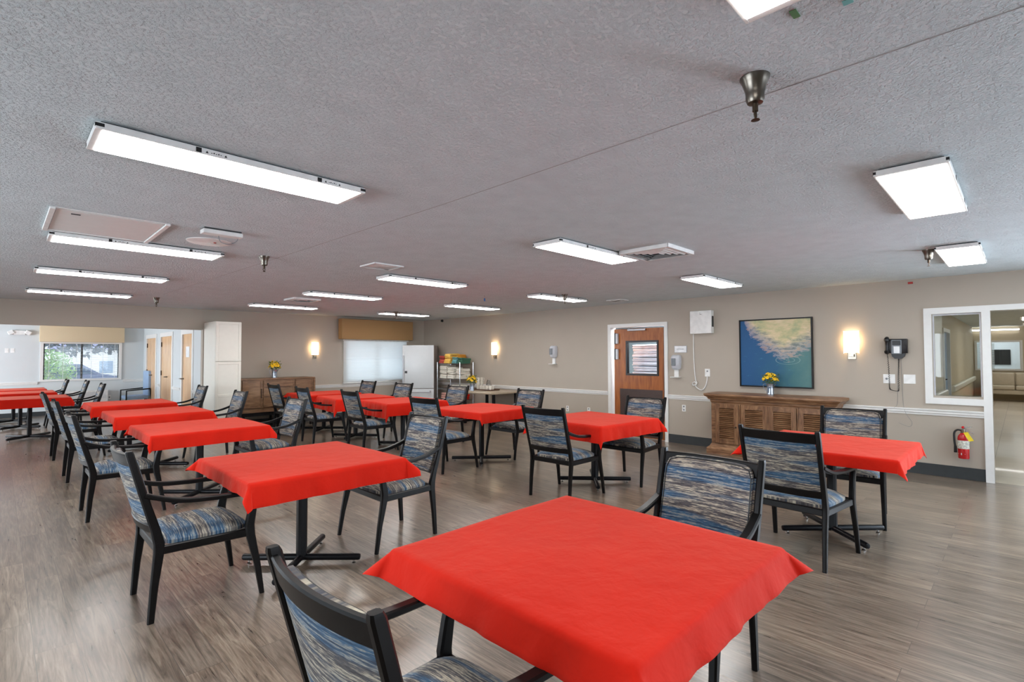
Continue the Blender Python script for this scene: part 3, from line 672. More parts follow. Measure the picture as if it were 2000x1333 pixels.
# white control box with cord
t_ = thing('wall_box', 'white square box high on the wall beside the wooden door', 'box', (XR, 3.815, 1.905))
MB().box(-0.11, 0, -0.185, 0.185, 0, 0.385, 0.006).build('housing', 'white_plastic', t_)
MB().box(-0.085, -0.02, -0.189, -0.185, 0.11, 0.29, 0.001).build('side_slot', 'dark_slot', t_, 0)
MB().box(-0.114, -0.109, -0.008, 0.012, 0.318, 0.355, 0.002).box(-0.114, -0.109, -0.025, -0.006, 0.318, 0.328, 0.002).build('latch', 'chrome', t_)
def smooth_path(pts, n=6):
    P = [Vector(p) for p in pts]; out = []
    for i in range(len(P) - 1):
        p0, p1, p2, p3 = P[max(i - 1, 0)], P[i], P[i + 1], P[min(i + 2, len(P) - 1)]
        for k in range(n):
            u = k / n; out.append(0.5 * ((2 * p1) + (-p0 + p2) * u + (2 * p0 - 5 * p1 + 4 * p2 - p3) * u * u + (-p0 + 3 * p1 - 3 * p2 + p3) * u ** 3))
    return out + [P[-1]]
x = XR - 0.012
tag(MB().tube(smooth_path([(x, 3.985, 1.90), (x, 3.985, 1.6), (x, 3.975, 1.3), (x, 3.955, 1.12), (x - .01, 3.93, 1.07), (x - .014, 3.955, 1.035), (x - .01, 4.0, 1.03), (x, 4.01, 1.06), (x - .004, 3.97, 1.085), (x - .01, 3.94, 1.05), (x, 3.955, 1.01), (x, 3.90, 0.965), (x, 3.84, 0.955), (x, 3.785, 1.02), (x, 3.757, 1.12), (x, 3.752, 1.2)]), 0.008, 8).build('power_cord', 'white_plastic'), 'knotted white cord hanging from the white box to a socket', 'cord')

# telephone
t_ = thing('wall_phone', 'black wall telephone with white note, right of the rightmost sconce', 'telephone', (XR, 1.15, 1.50))
MB().box(-0.07, 0, -0.10, 0.10, 0.06, 0.25, 0.012, 2).build('body', 'black_plastic', t_)
mb = MB(); mb.prism([(-0.075, 0.07), (-0.065, 0.02), (-0.03, -0.012), (0.04, -0.012), (0.07, 0.02), (0.08, 0.07)], 'x', -0.05, 0.0); mb.build('cradle_base', 'black_plastic', t_)
MB().box(-0.078, -0.068, -0.038, 0.07, 0.05, 0.235, 0.003).build('face_plate', 'grey_plastic', t_); MB().box(-0.081, -0.078, -0.018, 0.045, 0.06, 0.15).build('paper_note', 'paper', t_, 0)
MB().box(-0.081, -0.078, -0.03, 0.06, 0.165, 0.225).build('display', 'black_plastic', t_, 0)
mb = MB(); mb.tube(smooth_path([(-0.06, 0.118, 0.065), (-0.085, 0.118, 0.09), (-0.075, 0.118, 0.16), (-0.085, 0.118, 0.235), (-0.06, 0.118, 0.262)]), [0.022] * 3 + [0.03] * 4 + [0.021] * 10 + [0.03] * 4 + [0.024] * 4, 12); hs = mb.build('handset', 'black_plastic', t_)
path = smooth_path([(-0.05, 0.118, 0.05), (-0.03, 0.112, -0.1), (-0.03, 0.108, -0.28), (-0.03, 0.105, -0.40), (-0.03, 0.085, -0.43), (-0.03, 0.03, -0.44), (-0.03, 0.008, -0.42), (-0.03, 0.006, -0.25), (-0.03, 0.002, -0.1), (-0.03, 0.0, 0.0)], 30)
coil = [p + Vector((math.cos(i * 1.3) * 0.006, math.sin(i * 1.3) * 0.006, 0)) for i, p in enumerate(path)]
MB().tube(coil, 0.0035, 5).build('coiled_cord', 'black_plastic', t_)
MB().tube(smooth_path([(-0.006, 0.0, -0.01), (-0.006, 0.02, -0.3), (-0.006, 0.03, -0.6), (-0.04, 0.06, -0.66)]), 0.0016, 5).build('thin_wire', 'grey_plastic', t_)
MB().tube(smooth_path([(-0.006, -0.02, -0.01), (-0.006, -0.03, -0.55), (-0.04, -0.06, -0.72), (-0.01, -0.12, -0.84), (-0.01, -0.09, -0.9), (-0.01, 0.02, -0.86)]), 0.0016, 5).build('thin_wire', 'grey_plastic', t_)

# fire extinguisher
t_ = thing('fire_extinguisher', 'red fire extinguisher with yellow tag hung low on the wall', 'fire extinguisher', (XR - 0.095, 0.525, 0.268))
MB().lathe([(0.03, 0), (0.05, 0.004), (0.055, 0.015), (0.055, 0.245), (0.05, 0.275), (0.033, 0.30), (0.018, 0.315), (0.018, 0.33)], 28).build('cylinder', 'ext_red', t_)
MB().lathe([(0.0557, 0.125), (0.0557, 0.225)], 28, cap=False).build('instruction_label', 'label_print', t_)
MB().lathe([(0.020, 0.315), (0.024, 0.335), (0.022, 0.36), (0.012, 0.37)], 14).build('valve', 'brushed_nickel', t_)
MB().bar([(0, 0.02, 0.36), (-0.005, -0.02, 0.385), (-0.01, -0.085, 0.392)], 0.02, 0.008, (1, 0, 0)).build('handle', 'chrome', t_)
MB().bar([(0, 0.02, 0.345), (-0.005, -0.03, 0.345), (-0.01, -0.10, 0.315)], 0.018, 0.008, (1, 0, 0)).build('lever', 'chrome', t_)
MB().lathe([(0.010, 0.36), (0.015, 0.372), (0.015, 0.388), (0.008, 0.396)], 12).build('cap', 'ext_red', t_)
MB().tube(smooth_path([(0, 0.02, 0.345), (0, 0.055, 0.345), (-0.005, 0.082, 0.31), (-0.01, 0.083, 0.22), (-0.01, 0.075, 0.14)]), 0.011, 10).build('hose', 'black_plastic', t_)
MB().tube([(-0.01, 0.075, 0.15), (-0.01, 0.074, 0.07)], [0.014, 0.017], 10).build('nozzle', 'black_plastic', t_)
mb = MB(); mb.loft([[(-0.058, -0.005, 0.325), (-0.058, -0.045, 0.335), (-0.06, -0.045, 0.335), (-0.06, -0.005, 0.325)], [(-0.07, -0.055, 0.225), (-0.07, -0.10, 0.235), (-0.072, -0.10, 0.235), (-0.072, -0.055, 0.225)]]); mb.build('inspection_tag', 'tag_yellow', t_, 0)
mb = MB(); pts = []
for (a, z) in ((-0.55, 0.062), (0.12, 0.075), (0.8, 0.062), (0.12, 0.049)): pts.append((-0.0563 * math.cos(a - 0.45), -0.0563 * math.sin(a - 0.45), z))
mb.loft([pts, [(p[0] * 1.012, p[1] * 1.012, p[2]) for p in pts]]); mb.build('diamond_mark', 'paper', t_, 0)
MB().box(0.05, 0.094, -0.02, 0.02, 0.30, 0.37).build('bracket', 'silver_trim', t_, 0)

tag(MB().lathe([(0.035, 0), (0.035, 0.02), (0.028, 0.045), (0.012, 0.055)], 16).build('dome_camera', 'black_plastic'), 'tiny black dome camera high on the wall near the back corner', 'camera').matrix_world = Matrix.Translation((XR, 11.02, 2.485)) @ Matrix.Rotation(-PI / 2, 4, 'Y')
tag(MB().box(XR - 0.02, XR - 0.001, 0.985, 1.035, 2.468, 2.495).build('red_tag', 'red_plastic', smooth=0), 'tiny red tag at the top of the right wall', 'tag')

# ------------------------------------------------------------------ fridge
ctr = Vector((0.7091, 0.7051)); side = Vector((0.7051, -0.7091))
fx, fy = 7.615, 10.965
fr = thing('fridge', 'white refrigerator standing in the back right corner', 'refrigerator', (fx, fy, 0), math.radians(-45.16))   # local: front at y=0, depth +y, width x
MB().box(-0.405, 0.405, 0.045, 0.66, 0.02, 1.82, 0.008, 2).build('body', 'fridge_side', fr)
MB().box(-0.405, 0.405, -0.01, 0.04, 0.715, 1.82, 0.012, 2).build('upper_door', 'fridge_enamel', fr)
MB().box(-0.405, 0.405, -0.01, 0.04, 0.08, 0.70, 0.012, 2).build('freezer_drawer', 'fridge_enamel', fr)
MB().box(-0.385, -0.355, -0.065, -0.045, 0.80, 1.56, 0.006).box(-0.38, -0.36, -0.05, -0.01, 0.82, 0.85).box(-0.38, -0.36, -0.05, -0.01, 1.50, 1.53).build('door_handle', 'silver_trim', fr)
MB().box(-0.33, 0.33, -0.065, -0.045, 0.60, 0.625, 0.006).box(0.30, 0.33, -0.06, -0.01, 0.605, 0.66).box(-0.33, -0.30, -0.06, -0.01, 0.605, 0.66).build('drawer_handle', 'silver_trim', fr)
MB().box(-0.335, -0.275, -0.016, -0.01, 1.10, 1.16, 0.003).build('control_badge', 'black_plastic', fr)
for a in (-0.35, 0.35):
    for b in (0.09, 0.6): MB().tube([(a, b, 0), (a, b, 0.03)], 0.02, 8).build('foot', 'black_plastic', fr)

# ------------------------------------------------------------------ wire rack with folded linens
rk = thing('wire_rack', 'chrome wire shelving rack between the fridge and the grey side table', 'rack', (7.95, 9.71, 0))
for x in (0.012, 0.44):
    for y in (0.0, 0.90): MB().tube([(x, y, 0), (x, y, 1.385)], 0.0125, 10).build('post', 'chrome', rk)
SH = (0.18, 0.45, 0.72, 0.965, 1.345)
for z in SH:
    mb = MB()
    for x in (0.012, 0.44): mb.tube([(x, 0, z), (x, 0.9, z)], 0.005, 6); mb.tube([(x, 0, z - 0.025), (x, 0.9, z - 0.025)], 0.004, 6)
    for y in (0, 0.9): mb.tube([(0.012, y, z), (0.44, y, z)], 0.005, 6)
    for k in range(1, 22): mb.tube([(0.012, k * 0.9 / 22, z + 0.003), (0.44, k * 0.9 / 22, z + 0.003)], 0.0028, 5)
    mb.build('shelf', 'chrome', rk)
SL = {}
def stack(mat, x, y, z, w, d, h, n, label, group, lean=0.0, seed=1):
    rnd = random.Random(seed)
    for k in range(n):
        key = (mat, w, d, h, k % 3)
        if key not in SL:
            o = soft_slab(w, d, h * 1.04, hash((w, h, k % 3)) % 1000 if False else int(w * 1000) + k % 3 * 7, 0.006, 0.5).build('folded_cloth', mat); SL[key] = o
        else:
            o = SL[key].copy(); COL.objects.link(o)
        o.location = (x + rnd.uniform(-.008, .008), y + lean * k + rnd.uniform(-.008, .008), z + k * h); o.rotation_euler = (rnd.uniform(-.03, .03), rnd.uniform(-.04, .04), rnd.uniform(-.06, .06))
        o['label'] = label; o['category'] = 'folded cloth'; o['group'] = group
zt = 1.353
stack('towel_red', 8.13, 10.47, zt, 0.30, 0.22, 0.038, 5, 'dusty red folded cloth in leftmost pile on top of the rack', 'red cloths on the rack top')
stack('towel_yellow', 8.10, 10.22, zt, 0.30, 0.26, 0.04, 6, 'yellow folded cloth in the tallest pile on top of the rack', 'yellow cloths on the rack top', -0.006)
stack('towel_orange', 8.30, 10.12, zt, 0.2, 0.24, 0.045, 5, 'orange folded cloth behind the yellow pile on the rack', 'orange cloths on the rack top', -0.01)
stack('towel_teal', 8.12, 9.95, zt, 0.30, 0.20, 0.037, 4, 'teal folded cloth in the pile right of the yellow one', 'teal cloths on the rack top')
stack('towel_green', 8.14, 9.755, zt, 0.30, 0.18, 0.034, 4, 'dark green folded cloth in rightmost pile on the rack', 'green cloths on the rack top')
z2 = 0.973
stack('towel_white', 8.14, 10.41, z2, 0.32, 0.30, 0.036, 9, 'white folded linen in left pile on second rack shelf', 'left pile of white linens')
stack('towel_white', 8.12, 10.08, z2, 0.32, 0.28, 0.036, 8, 'white folded linen in middle pile on second rack shelf', 'middle pile of white linens')
stack('towel_white', 8.14, 9.80, z2, 0.32, 0.2, 0.036, 7, 'white folded linen in right pile on second rack shelf', 'right pile of white linens')
stack('towel_white', 8.16, 9.92, 0.728, 0.34, 0.36, 0.03, 3, 'white folded linen in the low pile on third rack shelf', 'white linens on the third shelf')
stack('towel_pink', 8.12, 10.3, 0.458, 0.32, 0.36, 0.035, 4, 'pinkish folded linen on the fourth rack shelf', 'pink linens on the lower shelf')
stack('red_cloth', 8.15, 9.85, 0.458, 0.34, 0.22, 0.035, 4, 'bright red folded tablecloth on the fourth rack shelf, right end', 'spare red tablecloths on the rack')
stack('red_cloth', 8.12, 10.42, 0.188, 0.34, 0.34, 0.035, 6, 'bright red folded tablecloth on the lowest rack shelf', 'spare red tablecloths on the bottom shelf')

# ------------------------------------------------------------------ side table with mugs
st_ = thing('side_table', 'bare grey laminate table by the right wall holding mugs', 'table', (7.9, 8.58, 0))
MB().box(-0.52, 0.48, -0.63, 0.62, 0.715, 0.75, 0.006).build('tabletop', 'laminate', st_)
for x, y in ((-0.30, -0.46), (0.38, -0.46), (-0.30, 0.50), (0.38, 0.50)):
    MB().box(x - 0.028, x + 0.028, y - 0.028, y + 0.028, 0, 0.715, 0.004).build('leg', 'black_metal', st_)
ty = MB().box(-0.15, 0.15, -0.32, 0.32, 0, 0.012, 0.004).box(-0.15, -0.14, -0.32, 0.32, 0.012, 0.025).box(0.14, 0.15, -0.32, 0.32, 0.012, 0.025).box(-0.14, 0.14, -0.32, -0.31, 0.012, 0.025).box(-0.14, 0.14, 0.31, 0.32, 0.012, 0.025).build('serving_tray', 'tray_brown', smooth=0, loc=(7.98, 8.80, 0.752))
tag(ty, 'dark brown rimmed tray under the white mugs', 'tray')
def mug_meshes():
    t_ = thing('mug', '', 'mug')
    MB().lathe([(0.028, 0), (0.036, 0.004), (0.040, 0.05), (0.041, 0.088), (0.037, 0.088), (0.036, 0.05), (0.03, 0.01), (0.001, 0.008)], 18, cap=False).build('cup', 'mug_white', t_)
    MB().tube(smooth_path([(-0.037, 0, 0.07), (-0.06, 0, 0.068), (-0.066, 0, 0.045), (-0.056, 0, 0.024), (-0.038, 0, 0.02)], 4), 0.005, 8).build('handle', 'mug_white', t_)
    return t_
mug0 = None; n_ = 0
for (x, y, z, rz) in [(7.92, 8.89, 0.765, 0.2), (7.92, 8.79, 0.765, -0.1), (7.92, 8.69, 0.765, 0.25), (7.93, 8.59, 0.765, 0.0), (8.05, 8.84, 0.765, 0.2), (8.05, 8.74, 0.765, 0.3), (8.05, 8.64, 0.765, 0.1)]:
    lab = 'white mug in the front row on the brown tray' if x < 8 else 'white mug in the back row on the brown tray'
    if mug0 is None: mug0 = mug_meshes(); mug0.location = (x, y, z); mug0.rotation_euler = (0, 0, rz); mug0['label'] = lab; mug0['group'] = 'mugs on the brown tray'
    else: dup(mug0, (x, y, z), rz, lab, 'mugs on the brown tray')
for k in range(3):
    dup(mug0, (7.945, 9.02, 0.765 + k * 0.0915), 2.2 + k, 'white mug stacked in the tower on the tray, left of the single mugs', 'tower of stacked mugs')
    dup(mug0, (8.04, 9.0, 0.765 + k * 0.0915), 0.2 + k, 'white mug stacked in the rear tower on the tray', 'rear tower of mugs')
t_ = thing('carafe', 'clear glass carafe behind the white mugs', 'carafe', (8.25, 8.98, 0.752))
MB().lathe([(0.06, 0), (0.075, 0.03), (0.07, 0.12), (0.045, 0.17), (0.045, 0.21), (0.052, 0.22)], 20, cap=False).build('bowl', 'carafe_glass', t_); MB().tube(smooth_path([(-0.05, -0.02, 0.2), (-0.1, -0.05, 0.19), (-0.11, -0.05, 0.1), (-0.07, -0.03, 0.06)], 4), 0.007, 8).build('handle', 'black_plastic', t_)

# ------------------------------------------------------------------ pitchers with yellow flowers
def pitcher(loc, rz, sc, lab):
    t_ = thing('metal_pitcher', lab, 'pitcher', loc, rz)
    MB().lathe([(0.001, 0.0), (0.047 * sc, 0.0), (0.05 * sc, 0.004), (0.046 * sc, 0.10 * sc), (0.044 * sc, 0.125 * sc), (0.058 * sc, 0.165 * sc), (0.056 * sc, 0.165 * sc), (0.042 * sc, 0.125 * sc), (0.044 * sc, 0.02)], 24, cap=False).build('body', 'galvanised', t_)
    MB().tube(smooth_path([(0, 0.055 * sc, 0.155 * sc), (0, 0.095 * sc, 0.15 * sc), (0, 0.09 * sc, 0.09 * sc), (0, 0.047 * sc, 0.04 * sc)], 5), 0.0045 * sc, 8).build('handle', 'galvanised', t_)
    mb = MB(); mb.loft([[(-0.02 * sc, -0.05 * sc, 0.13 * sc), (0.02 * sc, -0.05 * sc, 0.13 * sc), (0.0, -0.052 * sc, 0.11 * sc)], [(-0.012 * sc, -0.085 * sc, 0.17 * sc), (0.012 * sc, -0.085 * sc, 0.17 * sc), (0.0, -0.08 * sc, 0.16 * sc)]]); mb.build('spout', 'galvanised', t_)
    MB().lathe([(0.0465 * sc, 0.10 * sc), (0.0465 * sc, 0.108 * sc)], 24, cap=False).box(-0.052 * sc, -0.048 * sc, 0.004, 0.018, 0.03 * sc, 0.10 * sc).box(-0.056 * sc, -0.05 * sc, -0.016, 0.024, 0.096 * sc, 0.114 * sc).build('ribbon', 'ribbon', t_)
BL = None
def bouquet(loc, sc, lab, seed, n=24):
    global BL
    rnd = random.Random(seed); t_ = thing('flower_bouquet', lab, 'flowers', loc)
    pos = []
    for k in range(n):
        a = k * 2.4; rr = 0.022 + 0.082 * math.sqrt((k + 0.5) / n); pos.append(Vector((rr * math.cos(a), rr * math.sin(a), 0.06 + 0.13 * (1 - (rr / 0.11) ** 2) + rnd.uniform(-0.02, 0.022))) * sc)
    mb = MB()
    for p in pos: mb.tube([(p.x * 0.1, p.y * 0.1, -0.05 * sc), (p.x * 0.45, p.y * 0.45, 0.03 * sc), tuple(p)], 0.0016, 4)
    mb.build('stems', 'leaf', t_)
    mb = MB()
    for k in range(90):
        a = rnd.uniform(0, 2 * PI); r = rnd.uniform(0.02, 0.105) * sc; z = rnd.uniform(0.02, 0.17) * sc; c = Vector((r * math.cos(a), r * math.sin(a), z))
        d = Vector((math.cos(a + rnd.uniform(-.8, .8)), math.sin(a + rnd.uniform(-.8, .8)), rnd.uniform(0, 1.2))).normalized(); s_v = d.cross(Vector((rnd.random(), rnd.random(), 1))).normalized(); L = 0.045 * sc
        q = [c, c + d * L * 0.5 + s_v * 0.010 * sc, c + d * L, c + d * L * 0.5 - s_v * 0.010 * sc]; nrm = d.cross(s_v) * 0.0008
        mb.loft([[p + nrm for p in q], [p - nrm for p in q]])
    mb.build('leaves', 'leaf', t_, 0)
    for i, p in enumerate(pos):
        if BL is None:
            mb = MB()
            for k in range(6):
                a = k * PI / 3; d = Vector((math.cos(a), math.sin(a), 0.35)); s_v = Vector((-math.sin(a), math.cos(a), 0)); R = 0.034
                q = [Vector((0, 0, 0)), d * R * 0.5 + s_v * 0.0095, d * R + Vector((0, 0, -0.004)), d * R * 0.5 - s_v * 0.0095]
                mb.loft([[v + Vector((0, 0, 0.0009)) for v in q], [v - Vector((0, 0, 0.0009)) for v in q]])
            mb.lathe([(0.002, 0.0), (0.008, 0.006), (0.006, 0.014), (0.001, 0.016)], 8)
            b_ = mb.build('blossom', 'petal', t_, 0); BL = b_
        else: b_ = BL.copy(); COL.objects.link(b_); b_.parent = t_
        b_.location = p; s2 = sc * rnd.uniform(0.9, 1.2); b_.scale = (s2, s2, s2)
        dirv = Vector((p.x, p.y, 0.07 * sc)).normalized(); b_.rotation_euler = dirv.to_track_quat('Z', 'Y').to_euler()
pitcher((8.2, 2.685, 0.9465), 0, 1.0, 'small galvanised pitcher on the louvred sideboard in front of the painting')
bouquet((8.2, 2.685, 0.945 + 0.14), 1.0, 'yellow flowers in the pitcher in front of the blue painting', 3)
pitcher((4.315, 11.66, 1.073), PI / 2, 1.12, 'small galvanised pitcher on the back wall sideboard')
bouquet((4.315, 11.66, 1.073 + 0.155), 1.1, 'yellow flowers in the pitcher on the back wall sideboard', 8)
pitcher((7.60, 8.84, 0.751), 0.6, 1.05, 'small galvanised pitcher on the grey side table')
bouquet((7.60, 8.84, 0.751 + 0.145), 1.05, 'yellow flowers in the pitcher on the grey side table', 12)

# ------------------------------------------------------------------ dining chairs
def make_chair():
    t_ = thing('dining_chair', '', 'chair', group='striped dining armchairs')
    def postx(z): return -0.278 - 0.27 * (z - 0.50)
    for s in (-1, 1):
        MB().bar([(-0.297, s * 0.262, 0.0), (-0.283, s * 0.262, 0.2), (-0.262, s * 0.262, 0.40), (-0.262, s * 0.263, 0.45), (-0.280, s * 0.264, 0.53), (postx(0.75), s * 0.268, 0.75), (postx(0.990), s * 0.270, 0.990), (postx(1.004), s * 0.270, 1.004)],
                 [0.028, 0.030, 0.034, 0.034, 0.033, 0.032, 0.032, 0.026], [0.034, 0.042, 0.054, 0.056, 0.050, 0.042, 0.040, 0.032], (0, 1, 0), True).build('rear_leg', 'black_wood', t_)
        MB().bar([(0.298, s * 0.308, 0.0), (0.268, s * 0.302, 0.2), (0.228, s * 0.295, 0.39), (0.222, s * 0.295, 0.45), (0.240, s * 0.294, 0.56), (0.262, s * 0.293, 0.646)],
                 [0.030, 0.034, 0.038, 0.038, 0.038, 0.040], [0.028, 0.038, 0.054, 0.056, 0.048, 0.040], (0, 1, 0), True).build('front_leg', 'black_wood', t_)
        MB().bar(smooth_path([(-0.335, s * 0.268, 0.742), (-0.27, s * 0.272, 0.716), (-0.16, s * 0.28, 0.684), (0.0, s * 0.289, 0.668), (0.14, s * 0.294, 0.663), (0.235, s * 0.294, 0.660), (0.288, s * 0.293, 0.650)], 3), 
                 0.044, 0.028, (0, 1, 0)).build('armrest', 'black_wood', t_)
    # seat frame
    mb = MB()
    for s in (-1, 1): mb.bar([(-0.26, s * 0.262, 0.407), (0.225, s * 0.293, 0.407)], 0.026, 0.05, (0, 1, 0))
    mb.bar([(-0.262, -0.262, 0.407), (-0.262, 0.262, 0.407)], 0.026, 0.05, (1, 0, 0)).bar([(0.232, -0.293, 0.407), (0.232, 0.293, 0.407)], 0.028, 0.05, (1, 0, 0))
    mb.build('seat_frame', 'black_wood', t_)
    # cushion
    n, k = 14, 12; rows = []
    def outline(u, v):   # u,v in -1..1
        x = -0.004 + 0.243 * v; wy = 0.262 + 0.014 * (v + 1) / 2; e = 5.0
        f = (abs(u) ** e + abs(v) ** e) ** (1 / e) if (u or v) else 0; m_ = max(abs(u), abs(v)); g = m_ / f if f > 0 else 1
        return (-0.004 + 0.243 * v * g, wy * u * g, min(1.0, m_))
    top, bot = [], []
    for i in range(n + 1):
        v = -1 + 2 * i / n; rt_, rb = [], []
        for j in range(n + 1):
            u = -1 + 2 * j / n; X, Y, m_ = outline(u, v); ed = max(0, m_) ** 6
            rt_.append((X, Y, 0.450 + 0.040 * (1 - m_ ** 5) + 0.014 * (1 - m_ ** 2))); rb.append((X, Y, 0.428))
        top.append(rt_); bot.append(rb)
    mb = MB(); mb.grid(top); mb.grid(bot, True)
    bmesh.ops.bridge_loops(mb.bm, edges=[e for e in mb.bm.edges if e.is_boundary])
    seat = mb.build('seat', 'striped_fabric', t_, 50)
    # back: rails, panel and front pad follow a shallow curve
    def bow(y): return -0.034 * (1 - (y / 0.26) ** 2)
    def P(y, z, off): return (postx(z) + bow(y) + off, y, z)
    N = 10
    for nm, z0, z1 in (('top_rail', 0.912, 0.984), ('bottom_rail', 0.510, 0.565)):
        mb = MB(); secs = []
        for i in range(N + 1):
            y = -0.257 + 0.514 * i / N; c = 0.006
            secs.append([P(y, z0 + c, -0.016), P(y, z1 - c, -0.016), P(y, z1, -0.016 + c), P(y, z1, 0.010 - c), P(y, z1 - c, 0.010), P(y, z0 + c, 0.010), P(y, z0, 0.010 - c), P(y, z0, -0.016 + c)])
        mb.loft(secs); mb.build(nm, 'black_wood', t_)
    def pad(name, y0, y1, z0, z1, of, ob, puff, rc):
        def q(u, v):
            cz = (z0 + z1) / 2; hz = (z1 - z0) / 2; hy = (y1 - y0) / 2; e = rc
            f = (abs(u) ** e + abs(v) ** e) ** (1 / e) if (u or v) else 0; m_ = max(abs(u), abs(v)); g = m_ / f if f > 0 else 1
            return hy * u * g, cz + hz * v * g, m_
        fr_, bk = [], []
        for i in range(N + 1):
            v = -1 + 2 * i / N; a, b = [], []
            for j in range(N + 1):
                u = -1 + 2 * j / N; y, z, m_ = q(u, v); a.append(P(y, z, of + puff * (1 - m_ ** 4))); b.append(P(y, z, ob - puff * 0.3 * (1 - m_ ** 4)))
            fr_.append(a); bk.append(b)
        mb = MB(); mb.grid(fr_); mb.grid(bk, True); bmesh.ops.bridge_loops(mb.bm, edges=[e for e in mb.bm.edges if e.is_boundary])
        return mb.build(name, 'striped_fabric', t_, 50), q
    pad('back_panel', -0.252, 0.252, 0.555, 0.918, 0.0, -0.008, 0.004, 30)
    bk, q = pad('backrest', -0.240, 0.240, 0.525, 0.970, 0.030, 0.011, 0.010, 9)
    ring_ = [(-1, -1 + 2 * i / 8) for i in range(8)] + [(-1 + 2 * i / 8, 1) for i in range(8)] + [(1, 1 - 2 * i / 8) for i in range(8)] + [(1 - 2 * i / 8, -1) for i in range(8)]
    pts = [P(q(u, v)[0] * 0.975, (q(u, v)[1] - 0.7385) * 0.975 + 0.7385, 0.0325) for u, v in ring_]; pts.append(pts[0])
    MB().tube(pts, 0.0035, 6, False).build('piping', 'black_plastic', t_)
    for s in (-1, 1):
        MB().tube([(-0.297, s * 0.262, 0.0), (-0.297, s * 0.262, -0.0005)], 0.010, 8)
    return t_
RAD = math.radians
# (x, y, rotation, label)
CHAIRS = [
    (0.978, 1.25, 1, 'nearest armchair, cut off by the bottom edge, backrest towards the camera'),
    (2.35, 1.22, 180, 'armchair facing the camera across the large foreground red table'),
    (0.95, 3.86, 0, 'armchair left of the second red table of the left row, arms under the cloth'),
    (2.41, 3.9, 180, 'armchair right of the left row table that stands just behind the foreground table'),
    (0.92, 6.46, 0, 'left armchair at the third red table of the left row from the camera'),
    (2.36, 6.7, 180, 'right armchair at the third red table of the left row'),
    (0.935, 8.58, 0, 'left armchair at the fourth red table of the left row'),
    (2.33, 8.78, 180, 'right armchair at the fourth red table of the left row, before the sideboard'),
    (0.92, 10.5, 0, 'left armchair at the last left row table before the wide opening'),
    (2.34, 10.95, 180, 'right armchair at the last left row table, before the tall white cabinet'),
    (4.505, 3.64, 3, 'armchair with its back to us at the table before the wooden door'),
    (5.62, 3.5, 182, 'armchair facing us in front of the wooden kitchen door'),
    (4.40, 5.66, 4, 'left armchair at the middle row table just behind the wooden door table'),
    (5.72, 5.66, 181, 'right armchair at the middle row table, under the far sanitizer dispenser'),
    (4.38, 7.60, -2, 'left armchair at the middle row table third from the wooden door'),
    (5.60, 7.36, 182, 'right armchair facing us in front of the grey side table'),
    (4.23, 9.04, -3, 'left armchair at the middle row table fourth from the wooden door'),
    (5.44, 8.88, 184, 'right armchair facing us before the fridge'),
    (4.28, 10.52, 0, 'left armchair at the rearmost middle row table, by the brown sideboard'),
    (5.40, 10.22, 182, 'right armchair facing us below the back wall blind'),
    (4.475, 1.26, -4, 'armchair with its back to us at the table before the louvred sideboard'),
    (5.79, 1.21, 184, 'armchair facing us between its red table and the louvred sideboard'),
    (1.14, 13.4, 180, 'right armchair at the nearest red table in the far room'),
    (1.08, 15.38, 180, 'right armchair at the middle red table in the far room'),
    (0.81, 16.5, 180, 'right armchair at the rearmost red table in the far room'),]
chair0 = make_chair()
for i, (x, y, r, lab) in enumerate(CHAIRS):
    if i == 0: chair0.location = (x, y, 0); chair0.rotation_euler = (0, 0, RAD(r)); chair0['label'] = lab
    else: dup(chair0, (x, y, 0), RAD(r), lab)

# ------------------------------------------------------------------ dining tables and red tablecloths
def make_table():
    t_ = thing('dining_table', '', 'table', group='square dining tables')
    MB().box(-0.533, 0.533, -0.533, 0.533, 0.742, 0.772, 0.006).build('tabletop', 'laminate', t_)
    MB().box(-0.25, 0.25, -0.25, 0.25, 0.728, 0.741).build('mounting_plate', 'black_metal', t_, 0)
    MB().bar([(0, 0, 0.03), (0, 0, 0.73)], 0.068, 0.068, (0, 1, 0), True).build('column', 'black_metal', t_)
    for a in (45, -45):
        c, s = math.cos(RAD(a)), math.sin(RAD(a)); zt_ = 0.046
        f = MB().tube([(-0.438 * c, -0.438 * s, zt_), (-0.435 * c, -0.435 * s, zt_), (-0.425 * c, -0.425 * s, zt_), (0.425 * c, 0.425 * s, zt_), (0.435 * c, 0.435 * s, zt_), (0.438 * c, 0.438 * s, zt_)], [0.010, 0.020, 0.024, 0.024, 0.020, 0.010], 14).build('foot_bar', 'black_metal', t_)
        for e in (-0.39, 0.39): MB().lathe([(0.013, 0.0), (0.015, 0.006), (0.006, 0.010), (0.006, 0.026)], 12, (e * c, e * s, 0)).build('glide', 'chrome', f)
    return t_
